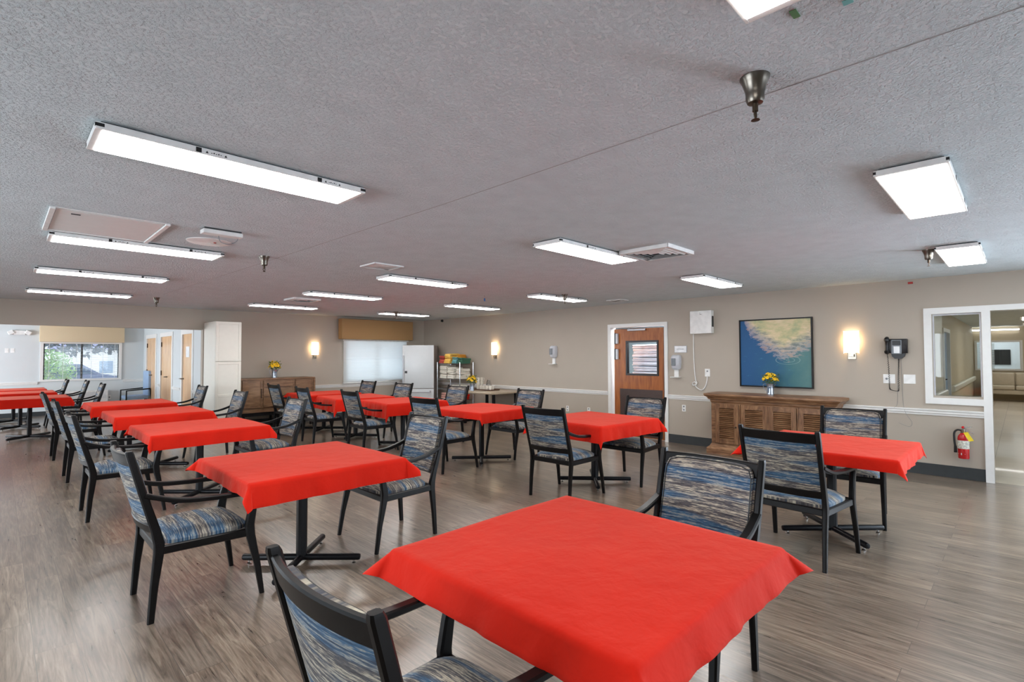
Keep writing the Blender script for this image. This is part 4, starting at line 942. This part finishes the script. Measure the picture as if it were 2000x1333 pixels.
def cloth_mesh(seed, hxm, hxp, hym, hyp, a=0.543, tips=(0.7, 0.7, 0.7, 0.7), fl0=0.10):
    rnd = random.Random(seed); ph = [rnd.uniform(0, 6) for _ in range(8)]
    def samples(lo, hi):
        s = [lo - 0 + 0] ; out = []
        for k in range(9): out.append(-a - lo * (1 - k / 8))
        for k in range(1, 40): out.append(-a + 2 * a * k / 40)
        for k in range(9): out.append(a + hi * k / 8)
        return out
    X = samples(hxm, hxp); Y = samples(hym, hyp); r = 0.014
    rows = []
    for q in Y:
        row = []
        for p in X:
            dx = max(0.0, abs(p) - a); dy = max(0.0, abs(q) - a); sx_ = 1 if p > 0 else -1; sy_ = 1 if q > 0 else -1
            cx_, cy_ = max(-a, min(a, p)), max(-a, min(a, q))
            z = 0.0015 * math.sin(p * 7 + ph[0]) * math.cos(q * 6 + ph[1])
            hx = hxp if sx_ > 0 else hxm; hy = hyp if sy_ > 0 else hym
            if dx == 0 and dy == 0: row.append((p, q, z)); continue
            rho = math.hypot(dx, dy); phi = math.atan2(dy, dx)
            ci = (1 if sx_ > 0 else 0) + (2 if sy_ > 0 else 0); tip = tips[ci]
            # distance to nearest corner along the side raises the flare
            if dx > 0 and dy == 0: near = math.exp(-(a - abs(q)) / 0.10); wv_ = math.sin(q * 15 + ph[2] + sx_) * 0.6 + math.sin(q * 37 + ph[3]) * 0.4 + math.sin(q * 61 + ph[6]) * 0.2; nc = (1 if sx_ > 0 else 0) + (2 if q > 0 else 0); tp = tips[nc]
            elif dy > 0 and dx == 0: near = math.exp(-(a - abs(p)) / 0.10); wv_ = math.sin(p * 14 + ph[4] + sy_) * 0.6 + math.sin(p * 35 + ph[5]) * 0.4 + math.sin(p * 59 + ph[7]) * 0.2; nc = (1 if p > 0 else 0) + (2 if sy_ > 0 else 0); tp = tips[nc]
            else: near = 1.0; wv_ = 0; tp = tip
            th = fl0 + 0.16 * near * tp + 0.11 * wv_ * (1 - near)
            if dx > 0 and dy > 0:
                s2 = math.sin(2 * phi); th = fl0 + 0.16 * tp + (tp * 0.95 - fl0 - 0.16 * tp) * s2 ** 1.4
                u = phi / (PI / 2); al = (u * u * (3 - 2 * u)) * PI / 2
            else: al = phi
            th = max(0.02, th)
            if rho < r * 1.4: o_ = r * math.sin(rho / r * 1.0); dn = r * (1 - math.cos(rho / r))
            else:
                o_ = r * math.sin(1.4) + (rho - r * 1.4) * math.sin(th); dn = r * (1 - math.cos(1.4)) + (rho - r * 1.4) * math.cos(th)
            row.append((cx_ + sx_ * o_ * math.cos(al), cy_ + sy_ * o_ * math.sin(al), z - dn))
        rows.append(row)
    mb = MB(); mb.grid(rows); mb.grid([[(x_, y_, z_ - 0.0015) for x_, y_, z_ in rw] for rw in rows], True)
    bmesh.ops.bridge_loops(mb.bm, edges=[e for e in mb.bm.edges if e.is_boundary])
    return mb
TABLES = [
    # x, y, rot, hang(-x,+x,-y,+y), tips(--,+-,-+,++), table label, cloth label
    (1.665, 1.235, 0, (0.115, 0.115, 0.112, 0.11), (0.95, 1.0, 0.95, 0.8), 'table nearest the camera, under the large foreground tablecloth', 'large red tablecloth in the foreground, nearest to the camera'),
    (1.63, 3.84, 0, (0.098, 0.10, 0.155, 0.12), (0.55, 0.95, 0.95, 0.6), 'second table of the left row, black column showing under its cloth', 'red tablecloth on the second table of the left row, behind the foreground one'),
    (1.61, 6.50, 0, (0.10, 0.10, 0.15, 0.12), (0.3, 0.7, 0.6, 0.5), 'third table of the left row, between two striped armchairs', 'red tablecloth on the third table of the left row'),
    (1.61, 8.62, 0, (0.10, 0.10, 0.17, 0.12), (0.25, 0.6, 0.5, 0.5), 'fourth table of the left row, one before the last', 'red tablecloth on the fourth table of the left row'),
    (1.59, 10.62, 0, (0.10, 0.10, 0.17, 0.12), (0.3, 0.5, 0.5, 0.5), 'last table of the left row, just before the wide opening', 'red tablecloth on the last left row table before the opening'),
    (5.16, 3.72, -4, (0.19, 0.10, 0.17, 0.13), (0.12, 0.7, 0.5, 0.5), 'table standing in front of the wooden kitchen door', 'red tablecloth on the table in front of the wooden door'),
    (5.07, 5.68, 3, (0.10, 0.10, 0.15, 0.12), (0.2, 0.6, 0.5, 0.5), 'middle row table behind the one at the wooden door', 'red tablecloth on the middle row table right before the grey side table'),
    (4.98, 7.62, -6, (0.24, 0.10, 0.20, 0.13), (0.15, 0.5, 0.5, 0.5), 'middle row table third from the wooden door', 'red tablecloth with deep folds on the middle row table before the fridge'),
    (4.84, 9.02, -8, (0.24, 0.10, 0.22, 0.13), (0.2, 0.5, 0.5, 0.5), 'middle row table fourth from the wooden door, one before the rearmost', 'red tablecloth on the middle row table one before the rearmost'),
    (4.86, 10.40, 0, (0.10, 0.10, 0.14, 0.12), (0.5, 0.5, 0.8, 0.5), 'rearmost middle row table, below the back wall window', 'red tablecloth on the rearmost middle row table by the back window'),
    (5.125, 1.19, 0, (0.10, 0.10, 0.12, 0.12), (0.5, 0.35, 0.8, 1.0), 'rightmost table, in front of the louvred sideboard', 'red tablecloth on the rightmost table before the louvred sideboard'),
    (0.46, 13.35, 0, (0.10, 0.10, 0.17, 0.12), (0.4, 0.6, 0.5, 0.5), 'nearest table in the far room beyond the opening', 'red tablecloth on the nearest far room table'),
    (0.38, 15.40, 0, (0.10, 0.10, 0.15, 0.12), (0.4, 0.5, 0.5, 0.5), 'middle table in the far room', 'red tablecloth on the middle far room table'),
    (0.30, 16.95, 0, (0.10, 0.10, 0.13, 0.12), (0.4, 0.5, 0.5, 0.5), 'rearmost table in the far room, nearest its window', 'red tablecloth on the rearmost far room table'),
]
tab0 = make_table()
for i, (x, y, r, hg, tips, l1, l2) in enumerate(TABLES):
    if i == 0: tab0.location = (x, y, 0); tab0.rotation_euler = (0, 0, RAD(r)); tab0['label'] = l1
    else: dup(tab0, (x, y, 0), RAD(r), l1)
    c_ = cloth_mesh(100 + i, *hg, tips=tips, fl0=0.42 if i == 0 else 0.10).build('tablecloth', 'red_cloth', smooth=60, loc=(x, y, 0.7785)); c_.rotation_euler = (0, 0, RAD(r))
    tag(c_, l2, 'tablecloth', 'red tablecloths')

# ------------------------------------------------------------------ ceiling lights
def ceil_light_proto():
    t_ = thing('ceiling_light', '', 'ceiling light', group='long flat ceiling lights')
    mb = MB(); L2, W2, w, we, z0, z1 = 0.615, 0.155, 0.012, 0.026, -0.040, -0.010
    mb.box(-L2, L2, -W2, -W2 + w, z0, z1, 0.002).box(-L2, L2, W2 - w, W2, z0, z1, 0.002).box(-L2, -L2 + we, -W2 + w, W2 - w, z0, z1).box(L2 - we, L2, -W2 + w, W2 - w, z0, z1)
    mb.box(-L2 + we, L2 - we, -W2 + w, W2 - w, z1 - 0.01, z1); mb.build('frame', 'white_plastic', t_, 0)
    MB().box(-L2 + 0.02, L2 - 0.02, -W2 + 0.02, W2 - 0.02, -0.011, -0.0005).build('mounting_tray', 'dark_slot', t_, 0)
    MB().box(-L2 + we, L2 - we, -W2 + w, W2 - w, -0.0425, -0.036).build('diffuser', 'lens_light', t_, 0)
    for x, sx_ in ((-L2, -1), (L2, 1)):
        for y in (-W2, W2):
            sy_ = 1 if y > 0 else -1
            mb = MB(); mb.box(min(x, x - sx_ * 0.03), max(x, x - sx_ * 0.03), y - 0.0015, y + 0.0015, -0.030, -0.016).box(x - 0.0015, x + 0.0015, min(y, y - sy_ * 0.012), max(y, y - sy_ * 0.012), -0.030, -0.016); mb.build('corner_clip', 'black_plastic', t_, 0)
    for x in (-0.25, 0.33):
        c_ = MB().box(x, x + 0.022, -W2 - 0.002, -W2 - 0.0002, -0.036, -0.014).build('latch', 'black_plastic', t_, 0)
        mb = MB()
        for dx in (0.045, 0.125): mb.prism([(x + dx - 0.006, -0.032), (x + dx + 0.006, -0.032), (x + dx, -0.021)], 'y', -W2 - 0.001, -W2 - 0.0002)
        for k in range(5): mb.box(x + 0.062 + k * 0.01, x + 0.067 + k * 0.01, -W2 - 0.001, -W2 - 0.0002, -0.029, -0.026 + 0.003 * (k % 2))
        mb.build('latch_marking', 'black_plastic', t_, 0)
    return t_
cl0 = ceil_light_proto()
LIGHTS = []
rowlab = {0: 'nearest', 1: 'second', 2: 'third', 3: 'fourth', 4: 'rearmost'}
for ci, (cx_, cn) in enumerate(((0.885, 'left'), (3.90, 'middle'), (6.62, 'right'))):
    for ri, yy in enumerate((0.385, 2.85, 5.48, 7.66, 10.08)):
        if ci == 0 and ri == 0: lab = 'white ceiling light cut off by the top edge of the photo'
        else: lab = f'long white ceiling light, {rowlab[ri]} in the {cn} row of ceiling lights' if not (ci == 1 and ri == 0) else 'large ceiling light in the right half, nearest of the middle row'
        LIGHTS.append((cx_, yy, lab))
for i, (x, y, lab) in enumerate(LIGHTS):
    if i == 0: cl0.location = (x, y, H); cl0['label'] = lab
    else: dup(cl0, (x, y, H), 0, lab)

# sprinklers
def sprinkler_proto():
    t_ = thing('sprinkler', '', 'sprinkler', group='ceiling sprinklers')
    MB().lathe([(0.050, 0.0), (0.050, -0.004), (0.042, -0.020), (0.033, -0.048), (0.031, -0.062), (0.031, -0.080), (0.026, -0.092), (0.012, -0.095)], 28).build('bell', 'dark_nickel', t_)
    mb = MB(); mb.tube([(0, 0, -0.09), (0, 0, -0.122)], 0.010, 10)
    for s in (-1, 1): mb.tube([(s * 0.008, 0, -0.118), (s * 0.011, 0, -0.135), (s * 0.002, 0, -0.152)], 0.0025, 6)
    mb.tube([(0, 0, -0.122), (0, 0, -0.15)], 0.0025, 6).build('head', 'bronze', t_)
    MB().lathe([(0.003, -0.150), (0.014, -0.152), (0.015, -0.154), (0.003, -0.155)], 14).build('deflector', 'bronze', t_)
    return t_
sp0 = sprinkler_proto(); first = True
for (x, y, lab) in ((1.888, 0.652, 'large sprinkler with bell shaped nickel cover, nearest to the camera'), (1.844, 5.28, 'sprinkler left of centre, behind the smoke detector'), (1.858, 10.2, 'small far sprinkler above the wide opening'),
                    (6.187, 0.60, 'sprinkler beside the rightmost square looking ceiling light'), (6.44, 5.20, 'sprinkler hanging before the light near the right wall'), (6.25, 9.85, 'sprinkler hanging before the rearmost light near the corner')):
    if first: sp0.location = (x, y, H); sp0['label'] = lab; first = False
    else: dup(sp0, (x, y, H), 0, lab)

# vents, detector, hatch, tape
def vent(name, x0, x1, y0, y1, lab, drop=0.03, n=4, mat='white_plastic', dark='dark_slot'):
    cx_, cy_ = (x0 + x1) / 2, (y0 + y1) / 2; hx, hy = (x1 - x0) / 2, (y1 - y0) / 2
    t_ = thing(name, lab, 'vent', (cx_, cy_, H), 0, 'ceiling vents'); mb = MB()
    for k in range(n):
        f = 1 - k * 0.92 / n; g = f - 0.42 / n
        a, b, c_, d_ = hx * f, hy * f, hx * g, hy * g; z0 = -drop; z1 = -drop * (0.55 if k else 1.0)
        mb.loft([[(a, b, z1), (-a, b, z1), (-a, -b, z1), (a, -b, z1)], [(c_, d_, z0), (-c_, d_, z0), (-c_, -d_, z0), (c_, -d_, z0)]], cap=False)
    mb.box(-hx, hx, -hy, -hy + 0.003, -drop, 0).box(-hx, hx, hy - 0.003, hy, -drop, 0).box(-hx, -hx + 0.003, -hy, hy, -drop, 0).box(hx - 0.003, hx, -hy, hy, -drop, 0)
    mb.build('louvre_frame', mat, t_, 0)
    MB().box(-hx + 0.02, hx - 0.02, -hy + 0.02, hy - 0.02, -0.003, -0.001).build('duct_opening', dark, t_, 0)
vent('ceiling_vent', 4.14, 4.65, 2.18, 2.685, 'square louvred vent beside the second light of the middle row', 0.034, 5)
vent('ceiling_vent', 2.78, 3.14, 4.79, 5.11, 'flat pale vent in the centre of the ceiling', 0.014, 3, dark='white_plastic')
vent('ceiling_vent', 3.47, 3.93, 8.55, 9.0, 'far square vent left of a light near the back wall', 0.03, 3)
vent('ceiling_vent', 7.68, 7.95, 4.95, 5.25, 'small dark vent close to the right wall', 0.012, 2)
t_ = thing('access_hatch', 'rectangular white access hatch in the ceiling between the left lights', 'hatch', (0.56, 4.88, H))
MB().box(-0.30, 0.30, -0.38, 0.38, -0.008, -0.001).build('panel', 'white_paint', t_, 0)
mb = MB(); mb.box(-0.335, -0.305, -0.41, 0.41, -0.018, -0.001, 0.002).box(0.305, 0.335, -0.41, 0.41, -0.018, -0.001, 0.002).box(-0.305, 0.305, -0.41, -0.395, -0.006, -0.001).box(-0.305, 0.305, 0.385, 0.41, -0.014, -0.001); mb.build('hatch_frame', 'white_plastic', t_, 0)
MB().box(-0.22, -0.17, -0.30, -0.285, -0.012, -0.008).build('latch', 'dark_slot', t_, 0)
t_ = thing('emergency_light', 'small white ceiling box with looped wire beside the round disc', 'fixture', (1.225, 4.40, H))
MB().box(-0.14, 0.14, -0.03, 0.06, -0.045, -0.012, 0.004).build('housing', 'white_plastic', t_); MB().box(-0.13, 0.13, -0.025, 0.055, -0.012, -0.001).build('base', 'dark_slot', t_, 0)
MB().tube(smooth_path([(-0.02, 0.03, -0.045), (0.0, 0.05, -0.085), (0.06, 0.06, -0.095), (0.11, 0.05, -0.07), (0.12, 0.03, -0.045)], 5), 0.003, 6).build('wire', 'grey_plastic', t_)
t_ = thing('ceiling_disc', 'flat round white cover plate on the ceiling near the hatch', 'cover plate', (1.27, 4.93, H))
MB().lathe([(0.17, -0.001), (0.17, -0.005), (0.15, -0.011), (0.01, -0.013)], 32).build('disc', 'white_plastic', t_); MB().lathe([(0.012, -0.013), (0.010, -0.018)], 10, (0.03, -0.05, 0)).build('screw', 'red_plastic', t_)
tag(MB().box(-0.022, 0.022, -0.009, 0.009, -0.003, -0.001).build('tape_piece', 'tape_green', smooth=0, loc=(1.611, 0.443, H)), 'scrap of green tape on the ceiling near the top edge', 'tape')
tag(MB().box(-0.012, 0.012, -0.012, 0.012, -0.003, -0.001).build('tape_piece', 'tape_teal', smooth=0, loc=(1.66, 0.322, H)), 'pale teal tape scrap on the ceiling at the top edge', 'tape')
t_ = thing('hanging_tag', 'small blue tag hanging from the ceiling left of the right row', 'tag', (5.587, 6.186, H))
MB().tube([(0, 0, 0), (0.004, 0, -0.05)], 0.002, 5).build('string', 'grey_plastic', t_); MB().box(-0.012, 0.02, -0.002, 0.002, -0.10, -0.05).build('tag_body', 'tape_blue', t_, 0)
tag(MB().tube(smooth_path([(4.20, 5.30, H - 0.002), (4.22, 5.30, H - 0.03), (4.28, 5.31, H - 0.02), (4.30, 5.31, H - 0.05), (4.27, 5.30, H - 0.08)], 4), 0.003, 6).build('loose_wire', 'brushed_nickel'), 'short loose wire curling beside the third light of the middle row', 'wire')

# ------------------------------------------------------------------ far room fittings
for nm, y0, y1, leafs in (('door_3', 12.88, 13.80, 1), ('door_4', 14.72, 15.98, 2), ('door_5', 16.52, 17.78, 2)):
    d_ = bpy.data.objects.new(nm, None); COL.objects.link(d_); d_['kind'] = 'structure'; d_.location = (3.03, y0, 0); Wd = y1 - y0
    for k in range(leafs):
        a, b = Wd * k / leafs + 0.05, Wd * (k + 1) / leafs - 0.05
        if leafs == 2: a, b = (0.05, Wd / 2 - 0.004) if k == 0 else (Wd / 2 + 0.004, Wd - 0.05)
        lf = MB().box(0.012, 0.05, a, b, 0.01, 2.06, 0.002).build('door_leaf', 'far_door_wood', d_)
        hy = b if (k == leafs - 1) else a
        hys = (b,) if k == leafs - 1 and leafs == 2 else (a,)
        for z in (0.35, 1.12, 1.86): MB().box(-0.008, 0.014, hys[0] - 0.02, hys[0] + 0.015, z - 0.06, z + 0.06).build('hinge', 'bronze', lf, 0)
    ky = Wd - 0.11 if leafs == 1 else Wd / 2 - 0.06
    MB().tube([(0.012, ky, 1.035), (-0.05, ky, 1.035), (-0.052, ky + 0.11, 1.035)], [0.02, 0.012, 0.010], 10).build('door_handle', 'brushed_nickel', d_)
    mb = MB(); frame_x(mb, -0.016, 0.12, -0.06, Wd + 0.06, 0, 2.16, 0.105 - 0.0); mb.build('door_frame', 'white_paint', d_, 0)
    if nm == 'door_3': MB().box(0.008, 0.012, 0.33, 0.62, 1.53, 1.77).build('paper_notice', 'paper', d_, 0)
mb = MB()
for (a, b, c_, d_) in ((0.80, 0.86, 0.90, 1.95), (2.45, 2.51, 0.90, 1.95), (0.86, 2.45, 0.90, 0.95), (0.86, 2.45, 1.90, 1.95)): mb.box(a, b, 18.17, 18.30, c_, d_)
struct(mb, 'window_5', 'white_paint')
mb = MB().box(1.62, 1.665, 18.25, 18.29, 0.95, 1.9).box(0.862, 0.89, 18.25, 18.29, 0.95, 1.9).box(2.43, 2.449, 18.25, 18.29, 0.95, 1.9); struct(mb, 'window_5_sash', 'black_plastic')
o = MB().box(0.86, 2.45, 18.27, 18.274, 0.95, 1.9).build('window_5_pane', 'glass', smooth=0); o['kind'] = 'structure'
bl = thing('window_blind', 'open white slatted blind in the far room window', 'blind', (0.87, 18.225, 0))
mb = MB()
for k in range(26):
    z = 0.975 + k * 0.037; mb.loft([[(x, -0.022, z - 0.004), (x, 0.0, z + 0.001), (x, 0.022, z + 0.004), (x, 0.022, z + 0.005), (x, 0.0, z + 0.0025), (x, -0.022, z - 0.003)] for x in (0.0, 1.57)])
mb.build('slats', 'white_plastic', bl)
mb = MB()
for x in (0.10, 0.38, 0.66, 0.97, 1.22, 1.48): mb.box(x, x + 0.008, -0.024, -0.022, 0.96, 1.93)
mb.build('ladder_tapes', 'white_plastic', bl, 0)
tag(MB().box(0.775, 2.545, 18.02, 18.195, 1.945, 2.375, 0.012, 2).build('valance', 'pale_tan_fabric'), 'pale tan box valance over the far room window', 'valance')
t_ = thing('emergency_light', 'white twin head emergency light on the far room wall', 'fixture', (0.40, 18.2, 2.17))
MB().box(-0.11, 0.11, -0.07, -0.001, -0.055, 0.055, 0.01).build('housing', 'white_plastic', t_)
for s in (-1, 1): MB().box(-0.06, 0.06, -0.09, -0.01, -0.05, 0.05, 0.012).build('lamp_head', 'white_plastic', t_).matrix_local = Matrix.Translation((s * 0.16, -0.01, 0.0)) @ Matrix.Rotation(s * 0.5, 4, 'Y')
for x, lb in ((0.175, 'left white switch plate on the far room wall'), (0.28, 'right white switch plate on the far room wall')):
    t_ = thing('light_switch', lb, 'switch', (x, 18.2, 1.71)); MB().box(-0.037, 0.037, -0.006, 0, -0.057, 0.057, 0.002).build('cover_plate', 'white_plastic', t_); MB().box(-0.008, 0.008, -0.014, -0.006, -0.012, 0.012).build('toggle', 'white_plastic', t_, 0)
t_ = thing('wall_outlet', 'white outlet low on the far room wall right of the heater', 'outlet', (2.25, 18.2, 0.41)); MB().box(-0.037, 0.037, -0.006, 0, -0.057, 0.057, 0.002).build('cover_plate', 'white_plastic', t_); MB().box(-0.015, 0.015, -0.03, -0.006, -0.02, 0.02, 0.003).build('plug', 'grey_plastic', t_)
t_ = thing('wall_heater', 'long white wall heater under the far room window', 'heater', (1.1, 18.195, 0.12))
MB().box(0, 1.1, -0.18, 0, 0, 0.50, 0.008).build('cabinet', 'white_plastic', t_)
mb = MB()
for k in range(5): mb.box(0.05, 1.05, -0.186, -0.18, 0.30 + k * 0.035, 0.312 + k * 0.035)
mb.build('grille', 'lightgrey_plastic', t_, 0)
t_ = thing('lounge_chair', 'pale blue high backed armchair in the far room corner', 'armchair', (2.72, 17.45, 0), RAD(185))
MB().box(-0.26, 0.26, -0.25, 0.25, 0.38, 0.48, 0.03, 2).build('seat', 'blue_vinyl', t_); MB().box(-0.34, -0.24, -0.25, 0.25, 0.45, 1.15, 0.03, 2).build('backrest', 'blue_vinyl', t_)
for s in (-1, 1):
    MB().bar([(0.27, s * 0.28, 0), (0.26, s * 0.28, 0.62), (-0.28, s * 0.28, 0.66)], 0.04, 0.035, (0, 1, 0)).build('arm', 'black_wood', t_); MB().bar([(-0.34, s * 0.28, 0), (-0.28, s * 0.28, 0.66)], 0.04, 0.035, (0, 1, 0)).build('rear_leg', 'black_wood', t_)

# ------------------------------------------------------------------ outside the far window
struct(MB().box(-30, 60, 18.6, 90, -0.4, -0.3), 'ground', 'asphalt')
def leaves(name, c, r, n, size, mat, seed, parent):
    rnd = random.Random(seed); mb = MB()
    for k in range(n):
        d = Vector((rnd.gauss(0, 1), rnd.gauss(0, 1), rnd.gauss(0, 1))).normalized() * rnd.uniform(0.55, 1.0)
        p = Vector((c[0] + d.x * r[0], c[1] + d.y * r[1], c[2] + d.z * r[2])); a = Vector((rnd.uniform(-1, 1), rnd.uniform(-1, 1), rnd.uniform(-1, 1))).normalized(); b = a.cross(Vector((rnd.random(), rnd.random(), rnd.random()))).normalized()
        s = size * rnd.uniform(0.6, 1.2); mb.grid([[p - a * s, p + b * s * 0.5], [p - b * s * 0.5, p + a * s]])
    return mb.build(name, mat, parent, 0)
t_ = thing('bush', 'round green bush outside the far room window', 'bush', (1.15, 20.6, -0.3))
leaves('foliage', (0, 0, 1.15), (0.62, 0.6, 0.95), 3600, 0.042, 'bush_leaf', 4, t_); MB().tube([(0, 0, 0), (0.05, 0, 0.8)], 0.05, 8).build('stem', 'bark', t_)
t_ = thing('tree', 'dark shady tree hanging over the car outside the far window', 'tree', (4.4, 27.0, -0.3))
leaves('foliage', (-1.7, 0, 3.2), (3.2, 1.4, 1.35), 1900, 0.16, 'tree_leaf', 9, t_); MB().tube([(0, 0, 0), (-0.1, 0, 1.4), (-0.5, 0, 2.8)], [0.16, 0.13, 0.1], 10).build('trunk', 'bark', t_)
t_ = thing('car', 'dark blue car parked outside behind the bush', 'car', (1.95, 31.5, -0.3))
prof = [(-1.7, 0.25), (-1.75, 0.75), (-1.5, 0.95), (-0.9, 1.0), (-0.3, 1.5), (0.8, 1.52), (1.5, 1.05), (2.2, 0.92), (2.4, 0.7), (2.4, 0.3)]
MB().prism(prof, 'y', -0.85, 0.85).build('body', 'car_paint', t_)
MB().prism([(-0.75, 1.02), (-0.25, 1.44), (0.72, 1.46), (1.3, 1.06)], 'y', -0.86, -0.851).build('window', 'car_glass', t_, 0)
for x in (-1.1, 1.6):
    w_ = MB().lathe([(0.32, -0.1), (0.34, -0.08), (0.34, 0.08), (0.32, 0.1)], 20).build('wheel', 'black_plastic', t_); w_.matrix_local = Matrix.Translation((x, -0.8, 0.34)) @ Matrix.Rotation(PI / 2, 4, 'X')
t_ = thing('house', 'low white house with grey roof across the road outside', 'house', (5.2, 55, -0.3))
MB().box(-1.5, 12, 0, 7, 0, 2.5).build('wall', 'house_wall', t_, 0)
MB().prism([(-0.5, 2.5), (7.5, 2.5), (3.5, 3.6)], 'x', -2.0, 12.5).build('roof', 'house_roof', t_, 0)
for x in (0.9, 3.6): w_ = MB().box(x, x + 0.9, -0.05, 0, 0.5, 1.5).build('window', 'house_glass', t_, 0)
